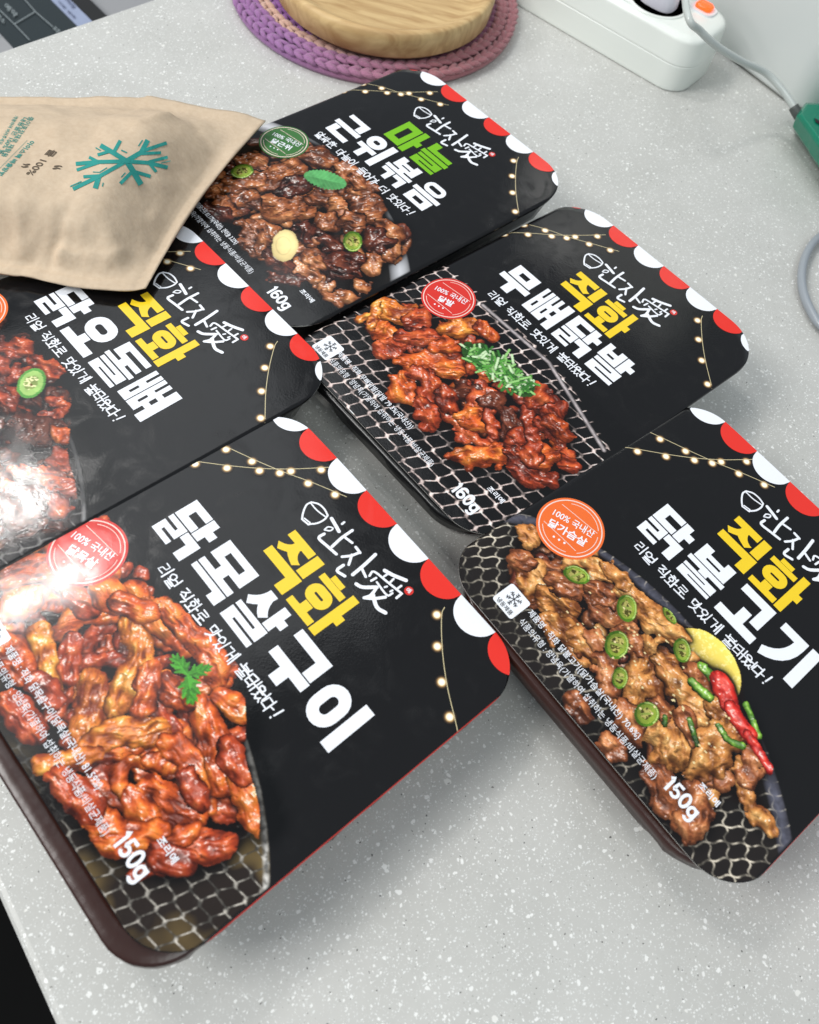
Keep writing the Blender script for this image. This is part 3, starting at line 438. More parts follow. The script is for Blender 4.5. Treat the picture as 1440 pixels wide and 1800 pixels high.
def pic_C(X, Y):
    D = Dish(X, Y, 23); R = np.random.RandomState(19)
    for k in range(120): t = R.rand(); q = (-38 + 112 * t + R.uniform(-8, 8), -102 + 6 * math.sin(t * 3) + R.uniform(-18, 16) * (1 - .4 * abs(t - .5))); D.piece('rror'[k % 4], R.uniform(2.6, 4.0), [q, (q[0] + R.uniform(-5, 5), q[1] + R.uniform(-5, 5))])
    for t, r, p in PIECES_C: D.piece(t, r * 1.34, p, warp=1.1, irr=.75)
    _, r, p = EX['C_scal']; R2 = np.random.RandomState(4)
    wire = net(X, Y, math.radians(34), 5.4, 2.4, 9.2, .62); nz = fbm(X, Y, 2, 64)
    rail = np.minimum(segdist(X, Y, EX['C_rail'])[0], 99); keep = np.clip((-56 - Y + np.interp(X, [-46, -13, 33, 84, 95], [4, 0, 2, -14, -20])) / .8, 0, 1) * np.clip((Y + 150 + .30 * (X + 45)) / 10, 0, 1)
    bg = BLACK * .8 + C3(244, 220, 212) * (wire ** .8 * np.clip(3.4 * nz - .8, .22, 1.5) * keep)[..., None]
    bg = np.where((rail < 1.2)[..., None], C3(170, 160, 160) * (1.2 - rail)[..., None] * (.5 + nz[..., None]), bg); out = D.shade(bg)
    dd = segdist(X + (fbm(X, Y, 3, 66) - .5) * 4, Y + (fbm(X, Y, 3, 67) - .5) * 4, p)[0]; out = np.where((dd < 6.4)[..., None], C3(40, 78, 30) * (.4 + fbm(X, Y, 1.2, 68)[..., None]), out)
    for k in range(230):
        t = R2.rand(); a = np.array(p[0]) + (np.array(p[2]) - np.array(p[0])) * t + R2.normal(0, 3.4, 2) * (1 - .3 * abs(t - .5)); an = R2.uniform(0, 3.14); ln = R2.uniform(1.2, 3.4); v = np.array([math.cos(an), math.sin(an)]) * ln
        d, tt = segdist(X, Y, [a - v, a + v]); m = d < .62; g = [C3(84, 150, 62), C3(140, 190, 112), C3(190, 216, 170), C3(52, 108, 44)][k % 4]
        out = np.where(((d < 1.0) & ~m)[..., None], out * .7, out); out = np.where(m[..., None], g * (.85 + .4 * (1 - d / .62))[..., None], out)
    return out
def pic_D(X, Y):
    D = Dish(X, Y, 33); R = np.random.RandomState(29)
    for k in range(150): q = (R.uniform(-34, 76), R.uniform(-126, -62)); D.piece('bbbd'[k % 4], R.uniform(3, 5), [q, (q[0] + R.uniform(-6, 6), q[1] + R.uniform(-6, 6))])
    for t, r, p in PIECES_D: D.piece('b' if t == 'r' else t, r * 1.32, p, gloss=1.25, warp=1.2, irr=.8)
    nz = fbm(X, Y, 5, 64)[..., None]; d = np.hypot(X - 10, Y + 190); inner = C3(30, 27, 25) * (.6 + .6 * nz)
    bg = dish_bg(X, Y, (10, -190), 137, inner, C3(206, 206, 210), 11, BLACK)
    bg = bg * np.clip((Y + 118) / 40, .05, 1)[..., None] + BLACK * np.clip(1 - (Y + 118) / 40, 0, .95)[..., None] * .6
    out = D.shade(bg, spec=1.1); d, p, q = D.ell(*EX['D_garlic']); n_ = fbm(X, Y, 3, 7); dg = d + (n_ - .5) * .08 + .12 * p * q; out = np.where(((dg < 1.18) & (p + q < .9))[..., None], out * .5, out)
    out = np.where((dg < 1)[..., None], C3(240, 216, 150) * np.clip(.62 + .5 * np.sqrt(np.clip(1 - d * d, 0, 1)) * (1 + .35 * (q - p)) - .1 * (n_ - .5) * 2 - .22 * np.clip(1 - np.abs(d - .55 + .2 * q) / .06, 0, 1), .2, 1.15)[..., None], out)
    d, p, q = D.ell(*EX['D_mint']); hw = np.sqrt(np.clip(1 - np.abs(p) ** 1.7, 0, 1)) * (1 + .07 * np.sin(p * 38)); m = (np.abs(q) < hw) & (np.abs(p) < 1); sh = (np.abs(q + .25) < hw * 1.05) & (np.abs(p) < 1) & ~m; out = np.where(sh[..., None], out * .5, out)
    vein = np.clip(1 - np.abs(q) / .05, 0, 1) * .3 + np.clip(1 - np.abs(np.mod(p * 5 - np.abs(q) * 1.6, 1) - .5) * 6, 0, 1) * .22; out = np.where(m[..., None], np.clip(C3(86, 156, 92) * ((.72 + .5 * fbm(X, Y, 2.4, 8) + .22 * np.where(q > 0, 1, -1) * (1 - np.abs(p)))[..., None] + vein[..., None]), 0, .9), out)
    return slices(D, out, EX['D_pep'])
def pic_E(X, Y):
    D = Dish(X, Y, 43); R = np.random.RandomState(39)
    for k in range(210): q = (R.uniform(-40, 80), R.uniform(-126, -60)); q = (q[0], q[1] - .12 * max(0, q[0] - 10)); D.piece('rddd'[k % 4], R.uniform(3, 5.2), [q, (q[0] + R.uniform(-5, 5), q[1] + R.uniform(-5, 5))])
    for t, r, p in PIECES_E: D.piece(t, r * 1.35, p, warp=1.1, irr=.7)
    wire = net(X, Y, math.radians(34), 5.2, 2.4, 9, .9); nz = fbm(X, Y, 2, 44); inner = C3(30, 26, 26) + C3(180, 176, 172) * (wire ** 1.4 * (.2 + nz))[..., None]
    bg = dish_bg(X, Y, (20, -190), 124, inner, C3(150, 148, 148), 2.0, BLACK); out = D.shade(bg, spec=.7, lift=.85, clip=(20, -190, 121, 30))
    d, p, q = D.ell(*EX['E_jal']); n = fbm(X, Y, 2, 9)[..., None]
    w_ = fbm(X, Y, 3, 12); di = d + (w_ - .5) * .5; r_ = fbm(X, Y, .9, 13)[..., None]
    col = np.where((d > .82)[..., None], C3(84, 150, 62) * (.7 + .6 * n), np.where((di > .5)[..., None], C3(160, 198, 108) * (.75 + .45 * n), np.where(r_ > .55, C3(228, 226, 168), C3(140, 160, 84) * (.6 + .6 * n)))); col = np.where((np.hypot(p - .12, q - .05) < .10)[..., None], C3(104, 76, 26), col)
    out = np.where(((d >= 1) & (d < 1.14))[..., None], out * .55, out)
    return np.where((d < 1)[..., None], col, out)

# ------------------------------------------------------------------ the meal packs: plastic tray under a printed card sleeve
def weight(F, body, x, y, h=6.5, t=1.2):
    E = lambda cx, cy, rx, ry, a0, a1, n=16: [(cx + rx * math.cos(a), cy + ry * math.sin(a)) for a in np.linspace(math.radians(a0), math.radians(a1), n)]
    S = {'1': (2.6, [[(.2, .78), (1.35, .98), (1.35, 0)]]), '5': (4.2, [[(3.5, .91), (.95, .91), (.62, .5)] + E(1.9, 2.05 / 6.5, 1.45, 1.45 / 6.5, 140, -150)]), '6': (4.2, [E(2.0, 4.0 / 6.5, 1.5, 1.95 / 6.5, 35, 180) + [(.5, 2 / 6.5)], E(2.0, 2.1 / 6.5, 1.5, 1.5 / 6.5, 0, 360, 22)]),
         '0': (4.2, [E(2.0, .5, 1.45, 2.65 / 6.5, 0, 360, 26)]), 'g': (4.2, [E(1.9, 2.3 / 6.5, 1.4, 1.7 / 6.5, 0, 360, 22), [(3.3, 4.5 / 6.5), (3.3, -.2 / 6.5)] + E(1.9, -.2 / 6.5, 1.4, 1.35 / 6.5, 0, -150)])}
    for ch in body:
        w, st = S[ch]
        for p in st: F.stroke([(x + q[0], y + q[1] * h) for q in p], t, cap=False, step=1.0)
        x += w
INK = {'white': print_mat('ink_white', srgb(236, 238, 244)), 'red': print_mat('ink_red', srgb(226, 52, 42)), 'yellow': print_mat('ink_yellow', srgb(238, 202, 42)), 'green': print_mat('ink_green', srgb(118, 182, 30)),
       'black': print_mat('ink_black', srgb(17, 16, 17)), 'photo': print_mat('ink_colour'), 'badge_red': print_mat('badge_red', srgb(208, 52, 44)), 'badge_orange': print_mat('badge_orange', srgb(232, 108, 48)),
       'badge_green': print_mat('badge_green', srgb(62, 110, 58)), 'pale': print_mat('ink_pale', srgb(236, 210, 200)), 'grey': print_mat('ink_grey', srgb(60, 62, 66)), 'brown': print_mat('ink_warm', srgb(204, 190, 150))}
EDGE = plain('card_edge', srgb(176, 174, 168), 0.8, bump=.2)
TRAY_BROWN = plain('tray_brown', srgb(50, 25, 19), 0.28, 0.5, vary=.25, vscale=60, bump=.25, bscale=120)
TRAY_BLACK = plain('tray_black', srgb(20, 20, 21), 0.3, 0.5, bump=.25, bscale=120)
class Pack:
    def __init__(s, pose, two, label, bow=(36, 1.2, 4.0), tray=TRAY_BLACK, lip=1.2, skirt=2.5, uL=None, tr=24, ti=5.5):
        s.two = two; s.k, s.uL, s.uR, s.vT, s.vB, s.Rt, s.Rb = (.045, -45, 93, 41, -153.5, 24, 20) if two else (.025, -56, 102.3, 35.4, -125.3, 20, 20)
        s.skirt, s.tr, s.ti = skirt, tr, ti; s.uL = s.uL if uL is None else uL; off = np.array([48.7, 19.1]) if two else np.zeros(2)
        x, y, th, tx, ty, dz = pose; c, n = math.cos, math.sin
        M = np.array([[c(th), -n(th), 0], [n(th), c(th), 0], [0, 0, 1]]) @ np.array([[1, 0, 0], [0, c(tx), -n(tx)], [0, n(tx), c(tx)]]) @ np.array([[c(ty), 0, n(ty)], [0, 1, 0], [-n(ty), 0, c(ty)]])
        s.vc = (s.vT + s.vB) / 2; s.uc = (s.uL + s.uR) / 2 + s.k * s.vc; s.bow = bow; s.rr = 1.6 if two else 1.0
        o = np.array([x * .28, y * .28, dz * .28 + .036]); ctr = np.array([(s.uc - off[0]) / 1000, (s.vc - off[1]) / 1000, 0])
        zs = []
        for du in (-1, 1):
            for dv in (-1, 1):
                q = ctr + np.array([du * ((s.uR - s.uL) / 2 - 14) / 1000, dv * ((s.vT - s.vB) / 2 - 14) / 1000, 0]); zs.append(((M @ q + o)[2] - .0003) / M[2, 2])
        s.H = min(zs); base = M @ (ctr - np.array([0, 0, s.H])) + o
        s.root = empty('meal_pack', base); s.root.rotation_euler = Matrix(M.tolist()).to_euler()
        tag(s.root, label, 'meal pack', 'chilled meal packs in printed sleeves laid out on the counter')
        s.lip = lip; s.make_tray(tray); s.make_sleeve()
    def lidz(s, u, v):
        up = u - s.k * v; dl = np.clip(up - s.uL, 0, None); dr = np.clip(s.uR - up, 0, None); bl, bs, r = s.bow
        z = -bs * np.clip((bl - dl) / bl, 0, 1) ** 2; a = np.clip(r - dl, 0, r); z = z - (r - np.sqrt(np.maximum(r * r - a * a, 0)))
        a = np.clip(s.rr - dr, 0, s.rr); z = z - (s.rr - np.sqrt(np.maximum(s.rr ** 2 - a * a, 0)))
        if s.two: z = z - .5 * np.clip((30 - dr) / 30, 0, 1) ** 2
        return z
    def loc(s, u, v, dz=0.0): return np.stack([(np.asarray(u) - s.uc) / 1000, (np.asarray(v) - s.vc) / 1000, s.H + (s.lidz(np.asarray(u, float), np.asarray(v, float)) + dz) / 1000], -1)
    def vtop(s, up, R=None, ins=0.0):
        d = np.minimum(up - s.uL, s.uR - up) - ins; R = s.Rt; a = np.clip(R - d, 0, R); return s.vT - ins - (R - np.sqrt(np.maximum(R * R - a * a, 0)))
    def vbot(s, up, ins=0.0):
        d = np.minimum(up - s.uL, s.uR - up) - ins; R = s.Rb; a = np.clip(R - d, 0, R); return s.vB + ins + (R - np.sqrt(np.maximum(R * R - a * a, 0)))
    def make_tray(s, mat):
        rng = random.Random(int(s.uc * 10) + int(s.H * 1e6)); a0, a1, b0, b1 = s.uL + 5.5, s.uR - s.ti, s.vB - s.lip, s.vT - 3.0
        def loop(ins, z, wav=0.0):
            P = []; R = max(s.tr - ins * .3, 8)
            for q, (cx, cy) in enumerate(((a1 - ins - R, b1 - ins - R), (a0 + ins + R, b1 - ins - R), (a0 + ins + R, b0 + ins + R), (a1 - ins - R, b0 + ins + R))):
                t0 = q * math.pi / 2; nn = 10
                for k in range(nn): t = t0 + k / nn * math.pi / 2; P.append((cx + R * math.cos(t), cy + R * math.sin(t)))
                nx = [(a0 + ins + R, b1 - ins), (a0 + ins, b0 + ins + R), (a1 - ins - R, b0 + ins), (a1 - ins, b1 - ins - R)][q]; st = (cx + R * math.cos(t0 + math.pi / 2), cy + R * math.sin(t0 + math.pi / 2))
                for k in range(14): P.append((st[0] + (nx[0] - st[0]) * k / 14, st[1] + (nx[1] - st[1]) * k / 14))
            out = []
            for x, y in P:
                w = wav * math.sin(x * .9 + y * 1.1) * rng.uniform(.2, 1)
                out.append(((x + s.k * y - s.uc) / 1000 + w / 1000, (y - s.vc) / 1000 + w / 1000, s.H + z / 1000))
            return out
        Hm = s.H * 1000
        V, Fc = loft([loop(9, -5), loop(7, -3.4), loop(1.0, -3.2), loop(.2, -3.8), loop(-.4, -3.8 - s.skirt, .6), loop(.5, -4.4 - s.skirt, .6), loop(3.5, -4.2 - s.skirt), loop(6.0, -6 - s.skirt), loop(8, -Hm + 3), loop(10, -Hm)], True, True)
        o = mk('tray', V, Fc, mat, s.root, True); recalc(o)
    def make_sleeve(s):
        w = s.uR - s.uL; t = np.linspace(0, 1, 70); up = s.uL + w * (.5 - .5 * np.cos(math.pi * t)); up = np.unique(np.concatenate([up, s.uL + np.linspace(0, 5, 9), s.uR - np.linspace(0, 3, 9)]))
        nr = 36; V = []; cols = 0
        ex = [13, 9, 5, 2]
        def col(u, dz=0.0, du=0.0):
            v = np.linspace(float(s.vbot(np.array(u))), float(s.vtop(np.array(u))), nr); uu = u + s.k * v; P = s.loc(uu, v); P[:, 0] += du / 1000; P[:, 2] -= dz / 1000; return P
        C = [col(s.uL, d, .35 * d) for d in ex] + [col(u) for u in up] + [col(s.uR, d, -.35 * d) for d in ex[::-1]]
        n = len(C); V = np.concatenate(C); Fc = []; mi = []; us = [s.uL] * 4 + list(up) + [s.uR] * 4
        for i in range(n - 1):
            fl = i < 4 or i >= n - 5 or (not s.two and s.uR - us[i] < .42 and i > n // 2)
            for j in range(nr - 1): Fc.append((i * nr + j, (i + 1) * nr + j, (i + 1) * nr + j + 1, i * nr + j + 1)); mi.append(2 if fl else 0)
        o = mk('sleeve', V, Fc, [INK['black'], EDGE, INK['red'] if not s.two else INK['black']], s.root, True, midx=mi); s.sleeve = o
        md = o.modifiers.new('card', 'SOLIDIFY'); md.thickness = .00045; md.offset = -1; md.use_rim = True; md.material_offset_rim = 1
    def flat(s, name, F, ink, dz):
        V = np.array(F.v); P = s.loc(V[:, 0], V[:, 1], dz + V[:, 2]); return mk(name, P, F.f, INK[ink] if isinstance(ink, str) else ink, s.sleeve)
    def photo(s, fn, u1, vtop, cell):
        up = np.arange(s.uL + .4, u1, cell); v = np.arange(s.vB + .3, vtop, cell); UP, V = np.meshgrid(up, v); U = UP + s.k * V; C = fn(U, V)
        ok = (V > s.vbot(UP) + .15) & (V < s.vtop(UP)) & (UP < s.uR - .2); P = s.loc(U, V, .06)
        edge = np.clip((u1 - UP) / 1.0, 0, 1) * np.clip((vtop - V) / 1.0, 0, 1); C = C * edge[..., None] + BLACK * (1 - edge[..., None])
        n, m = UP.shape; idx = np.arange(n * m).reshape(n, m); q = ok[:-1, :-1] & ok[1:, :-1] & ok[1:, 1:] & ok[:-1, 1:]
        f = np.stack([idx[:-1, :-1][q], idx[:-1, 1:][q], idx[1:, 1:][q], idx[1:, :-1][q]], -1); used = np.unique(f); rm = np.full(n * m, -1); rm[used] = np.arange(len(used)); f = rm[f]
        me = bpy.data.meshes.new('food_photo'); Vv = P.reshape(-1, 3)[used].astype(np.float32); me.vertices.add(len(Vv)); me.vertices.foreach_set('co', Vv.ravel())
        me.loops.add(f.size); me.loops.foreach_set('vertex_index', f.ravel().astype(np.int32)); me.polygons.add(len(f)); me.polygons.foreach_set('loop_start', np.arange(0, f.size, 4, dtype=np.int32)); me.polygons.foreach_set('loop_total', np.full(len(f), 4, dtype=np.int32))
        me.polygons.foreach_set('use_smooth', np.ones(len(f), dtype=bool)); me.update(calc_edges=True)
        a = me.color_attributes.new('ink', 'FLOAT_COLOR', 'POINT'); cc = np.ones((len(Vv), 4), np.float32); cc[:, :3] = C.reshape(-1, 3)[used]; a.data.foreach_set('color', cc.ravel())
        me.materials.append(INK['photo']); o = bpy.data.objects.new('food_photo', me); COL.objects.link(o); o.parent = s.sleeve
    def scallops(s):
        c0, p, v0 = (-41.3, 18.6, 41.0) if s.two else (-47.6, 20.1, 35.4); r = p / 2
        for k in range(8):
            c = c0 + p * k - s.k * v0; u = np.clip(np.linspace(c - r + .03, c + r - .03, 30), s.uL + .3, s.uR - .3); u = np.unique(u); lo = v0 - np.sqrt(np.maximum(r * r - (u - c) ** 2, 0)); hi = s.vtop(u) - .05
            ok = lo < hi - .05; u, lo, hi = u[ok], lo[ok], hi[ok]
            if len(u) < 3: continue
            V = []; Fc = []
            for i in range(len(u)):
                for t in (0, .34, .67, 1): V.append((u[i], lo[i] + (hi[i] - lo[i]) * t))
                if i: Fc += [(4 * i - 4 + j, 4 * i + j, 4 * i + j + 1, 4 * i - 3 + j) for j in range(3)]
            V = np.array(V); P = s.loc(V[:, 0] + s.k * V[:, 1], V[:, 1], .10); mk('scallop', P, Fc, INK['red' if (k % 2 == 0) == s.two else 'white'], s.sleeve)
    def bulbs(s):
        if s.two: U, Lb, R = [(-43, .4), (-33, 6.4), (-21.8, 11.8), (-11.3, 18.6), (-1.4, 25)], [(-44.2, -13.5), (-36.2, -3.7), (-27.6, 6), (-19.7, 16.4), (-12.8, 26.9)], [(59.8, 25.8), (68.4, 16), (78.1, 6.7), (89.4, -2.5)]
        else: U, Lb, R = [(-49.2, .3), (-37.5, 5.3), (-25.7, 11.1), (-14.5, 17.5), (-3.5, 23.2)], [(-50.6, -14.1), (-40.9, -4.9), (-31.7, 5), (-23.7, 15.4), (-16.7, 26.1)], [(63.2, 21.6), (73, 13), (84.5, 4.9), (96.1, -1.6)]
        o = -1 if s.two else 0
        for nm, L, d in (('U', U, (.5, 1.6)), ('L', Lb, (-.2, 1.7)), ('R', R, (1.5, 1.2))):
            L = [np.array(q) for q in L]; ext0 = [L[0] * 1.5 - L[1] * .5] if nm != 'R' else [L[0] + np.array([-2, 3.5])]; ext1 = [L[-1] * 1.3 - L[-2] * .3] if nm != 'R' else [L[-1] * 1.45 - L[-2] * .45]
            P = [np.array(q) + np.array(d) for q in ext0 + L + ext1]; P = [q for q in crom(P, 5) if s.uL + .4 < q[0] - s.k * q[1] < s.uR - .2 and q[1] < s.vtop(np.array(q[0] - s.k * q[1])) - 1]
            F = Flat(); F.stroke(P, .32, cap=False, step=1.5); s.flat('light_string', F, 'brown', .09)
            for c in L:
                if not (s.uL + .6 < c[0] - s.k * c[1] < s.uR - .6): continue
                rad = (0, .75, 1.2, 1.55, 2.1, 2.8); cl = [C3(255, 252, 240), C3(255, 250, 232), C3(255, 240, 205), C3(196, 156, 100), C3(70, 54, 40), C3(17, 16, 17)]; n = 18
                V = [c]; K = [cl[0]]; Fc = []
                for i, r in enumerate(rad[1:], 1):
                    for q in range(n): V.append((c[0] + r * math.cos(2 * math.pi * q / n), c[1] + r * math.sin(2 * math.pi * q / n))); K.append(cl[i])
                for q in range(n): Fc.append((0, 1 + q, 1 + (q + 1) % n))
                for i in range(len(rad) - 2):
                    for q in range(n): a = 1 + i * n + q; b = 1 + i * n + (q + 1) % n; Fc.append((a, a + n, b + n, b))
                V = np.array(V); up = np.clip(V[:, 0] - s.k * V[:, 1], s.uL + .2, s.uR - .1); V[:, 0] = up + s.k * V[:, 1]
                mk('bulb', s.loc(V[:, 0], V[:, 1], .08), Fc, INK['photo'], s.sleeve, ink=K)
    def logo(s):
        F = Flat()
        for w, p in LOGO:
            p = [(q[0], q[1]) for q in p]; F.stroke(crom(p, 4) if len(p) > 2 else p, w * .8, step=.8)
        s.flat('brand_lettering', F, 'white', .14)
        F = Flat(); F.disc((48.7, 19.4), 1.9, 24); s.flat('brand_seal', F, 'badge_red', .14)
        F = Flat(); put_text(F, '애', 47.8, 18.2, 1.9, 2.2, .2, .02); s.flat('seal_lettering', F, 'white', .20)
    def badge(s, ink, line2, c=None, r=None, lab=None):
        c = c or ((-26.8, -70.3) if s.two else (-40.2, -68.8)); r = r or (13.9 if s.two else 15.0); A = math.radians(19); ca, sa = math.cos(A), math.sin(A); up = lambda x, y: (c[0] + ca * x - sa * y, c[1] + sa * x + ca * y)
        F = Flat(); R0 = (.0, .25, .5, .75, .93, 1.0); n = 64; V = [c]; Fc = [(0, 1 + q, 1 + (q + 1) % n) for q in range(n)]
        for t in R0[1:]: V += [(c[0] + r * t * math.cos(2 * math.pi * q / n), c[1] + r * t * math.sin(2 * math.pi * q / n)) for q in range(n)]
        for i in range(len(R0) - 2):
            for q in range(n): a = 1 + i * n + q; b = 1 + i * n + (q + 1) % n; Fc.append((a, a + n, b + n, b))
        V = [(max(q[0], s.uL + s.k * q[1] + .2), q[1]) for q in V]; F.tris(V, Fc); o = s.flat('origin_badge', F, ink, .14)
        F = Flat(); F.ring(c, r * .90, r * .935, 64)
        F.ring(c, r * .80, r * .82, 40, A + .5, A + 2.0); F.ring(c, r * .80, r * .82, 40, A - .9, A + .25); F.ring(c, r * .80, r * .82, 40, A + 3.6, A + 5.0)
        F.stroke([up(-r * .55, r * .56), up(r * .72, r * .30)], .28, cap=False); F.stroke([up(-r * .74, -r * .26), up(r * .45, -r * .58)], .28, cap=False)
        F.v = [(max(q[0], s.uL + s.k * q[1] + .4), q[1], q[2]) for q in F.v]; s.flat('badge_rings', F, 'pale', .19)
        F = Flat(); x, y = up(-r * .64, r * .06); put_text(F, '100% 국내산', x, y, r * 1.30, r * .27, A, .012)
        w2 = r * .3 * len(line2); x, y = up(-w2 / 2, -r * .34); put_text(F, line2, x, y, w2, r * .30, A, .024)
        for k in (-1, 0, 1): F.disc(up(-r * .1 + k * r * .17, -r * .55), r * .035, 10)
        s.flat('badge_lettering', F, 'white', .22)
    def small(s, l1, l2, wt):
        F = Flat()
        if s.two: put_text(F, l1, -31.5, -138.6, 53.5, 3.8, 0, .008); put_text(F, l2, -30.8, -144.2, 73.3, 3.9, 0, 0.0); x, y, hh = 56.4, -146.2, 8.4; c0 = (65.8, -131.2)
        else: put_text(F, l1, -22.8, -111.6, 62, 3.8, 0, .008); put_text(F, l2, -22.2, -117.2, 75, 3.9, 0, 0.0); x, y, hh = 56.4, -117.4, 8.6; c0 = (64.6, -104.6)
        weight(F, wt, x, y + 1.9); put_text(F, '조리예', c0[0], c0[1], 9.4, 2.9, 0, .02); s.flat('package_lettering', F, 'white', .15)
    def card(s):
        c = (-37.0, -138.6) if s.two else (-30.3, -112.6); h = 5.7; F = Flat(); P = []
        for q, (sx, sy) in enumerate(((1, 1), (-1, 1), (-1, -1), (1, -1))): P += [(c[0] + sx * (h - 1.2) + 1.2 * math.cos(a), c[1] + sy * (h - 1.2) + 1.2 * math.sin(a)) for a in np.linspace(q * math.pi / 2, (q + 1) * math.pi / 2, 6)]
        F.poly(P); s.flat('snowflake_card', F, 'white', .12); F = Flat(); cc = (c[0], c[1] + 1.3)
        for k in range(6):
            a = k * math.pi / 3 + .52; d = np.array([math.cos(a), math.sin(a)]); F.stroke([np.array(cc), np.array(cc) + d * 3.2], .38, step=2)
            for t in (1.5, 2.4):
                for sg in (-.8, .8): F.stroke([np.array(cc) + d * t, np.array(cc) + d * t + .95 * np.array([math.cos(a + sg), math.sin(a + sg)])], .32, step=2)
        put_text(F, '냉동제품', c[0] - 4.2, c[1] - 4.9, 8.4, 2.2, 0, .012); s.flat('snowflake_print', F, 'grey', .16)
    def titles(s, main, x, w, pitch, sub, subink, slogan, sx, sw, seed):
        F = Flat(); heavy(F, main, x, -23.4, w, 20.8, pitch); s.flat('title_lettering', F, 'white', .12)
        F = Flat(); heavy(F, sub, 0, -.1, 20.0, 21.2, 22.2); s.flat('subtitle_lettering', F, subink, .12)
        F = Flat(); hand(F, slogan, sx, -52.6, sw, 4.9, .62, random.Random(seed)); s.flat('slogan_lettering', F, 'white', .13)
# ------------------------------------------------------------------ setting: speckled counter, cabinet, floor
def solid_surface():
    m, nt, p = nmat('speckled_solid_surface'); N = nt.nodes; Lk = nt.links
    tc = N.new('ShaderNodeTexCoord'); nz = N.new('ShaderNodeTexNoise'); nz.inputs['Scale'].default_value = 240; nz.inputs['Detail'].default_value = 3; Lk.new(tc.outputs['Object'], nz.inputs['Vector'])
    vm = N.new('ShaderNodeVectorMath'); vm.operation = 'MULTIPLY_ADD'; Lk.new(nz.outputs['Color'], vm.inputs[0]); vm.inputs[1].default_value = (.0034, .0034, .0034); Lk.new(tc.outputs['Object'], vm.inputs[2])
    big = N.new('ShaderNodeTexNoise'); big.inputs['Scale'].default_value = 14; big.inputs['Detail'].default_value = 8; big.inputs['Roughness'].default_value = .68; Lk.new(tc.outputs['Object'], big.inputs['Vector'])
    def ramp(src, a, b):
        r = N.new('ShaderNodeMapRange'); r.interpolation_type = 'SMOOTHSTEP'; r.inputs[1].default_value = a; r.inputs[2].default_value = b; Lk.new(src, r.inputs[0]); return r.outputs[0]
    base = N.new('ShaderNodeMix'); base.data_type = 'RGBA'; base.inputs[6].default_value = srgb(170, 170, 165); base.inputs[7].default_value = srgb(204, 203, 199); Lk.new(big.outputs['Fac'], base.inputs[0]); cur = base.outputs[2]
    for sc, sel, rad, soft, col, off in ((1300, .5, .38, .2, (216, 217, 215), .3), (800, .62, .36, .12, (224, 225, 223), 1.9), (520, .72, .32, .08, (230, 230, 227), 0), (330, .80, .28, .05, (234, 234, 231), .7), (240, .88, .25, .03, (234, 234, 231), 2.1), (160, .94, .21, .02, (226, 225, 220), 5.1), (700, .80, .22, .08, (158, 158, 152), 1.3), (430, .82, .16, .04, (78, 76, 72), 3.1), (300, .87, .12, .02, (28, 28, 28), 4.2), (180, .93, .08, .015, (18, 18, 18), 6.2)):
        ad = N.new('ShaderNodeVectorMath'); ad.operation = 'ADD'; Lk.new(vm.outputs[0], ad.inputs[0]); ad.inputs[1].default_value = (off, off * .7, off * .3)
        v = N.new('ShaderNodeTexVoronoi'); v.inputs['Scale'].default_value = sc * 1.18; Lk.new(ad.outputs[0], v.inputs['Vector'])
        sp = N.new('ShaderNodeSeparateColor'); Lk.new(v.outputs['Color'], sp.inputs[0])
        pick = N.new('ShaderNodeMath'); pick.operation = 'GREATER_THAN'; Lk.new(sp.outputs[0], pick.inputs[0]); pick.inputs[1].default_value = sel
        size = N.new('ShaderNodeMath'); size.operation = 'MULTIPLY_ADD'; Lk.new(sp.outputs[1], size.inputs[0]); size.inputs[1].default_value = rad * .7; size.inputs[2].default_value = rad * .5
        df = N.new('ShaderNodeMath'); df.operation = 'SUBTRACT'; Lk.new(size.outputs[0], df.inputs[0]); Lk.new(v.outputs['Distance'], df.inputs[1])
        mk_ = N.new('ShaderNodeMath'); mk_.operation = 'MULTIPLY'; Lk.new(ramp(df.outputs[0], 0, soft), mk_.inputs[0]); Lk.new(pick.outputs[0], mk_.inputs[1])
        fa = N.new('ShaderNodeMath'); fa.operation = 'MULTIPLY'; Lk.new(mk_.outputs[0], fa.inputs[0]); fa.inputs[1].default_value = .85
        mx = N.new('ShaderNodeMix'); mx.data_type = 'RGBA'; Lk.new(fa.outputs[0], mx.inputs[0]); Lk.new(cur, mx.inputs[6]); mx.inputs[7].default_value = srgb(*col); cur = mx.outputs[2]
    Lk.new(cur, p.inputs['Base Color']); p.inputs['Roughness'].default_value = .34; p.inputs['Specular IOR Level'].default_value = .42
    rg = N.new('ShaderNodeMapRange'); rg.inputs[3].default_value = .26; rg.inputs[4].default_value = .44; Lk.new(big.outputs['Fac'], rg.inputs[0]); Lk.new(rg.outputs[0], p.inputs['Roughness'])
    return m
def inter(p, d, q, e):
    A = np.array([[d[0], -e[0]], [d[1], -e[1]]]); t = np.linalg.solve(A, (q - p)[:2]); return p + d * t[0]
f0, f1 = px2w(0, 1590, 0), px2w(93, 1800, 0); b0, b1 = px2w(0, 88, 0), px2w(258, 0, 0)
d1 = (f1 - f0) / np.linalg.norm(f1 - f0); d2 = (b1 - b0) / np.linalg.norm(b1 - b0); corner = inter(f0, d1, b0, d2)
def prism(poly, z0, z1): return loft([[(q[0], q[1], z0) for q in poly], [(q[0], q[1], z1) for q in poly]])
quad = [corner, corner + d1 * 1.15, corner + d1 * 1.15 + d2 * 1.25, corner + d2 * 1.25]
o = mk('counter', *prism(quad, -.04, 0), solid_surface(), smooth=False); recalc(o, .0035, 3); tag(o, kind='structure')
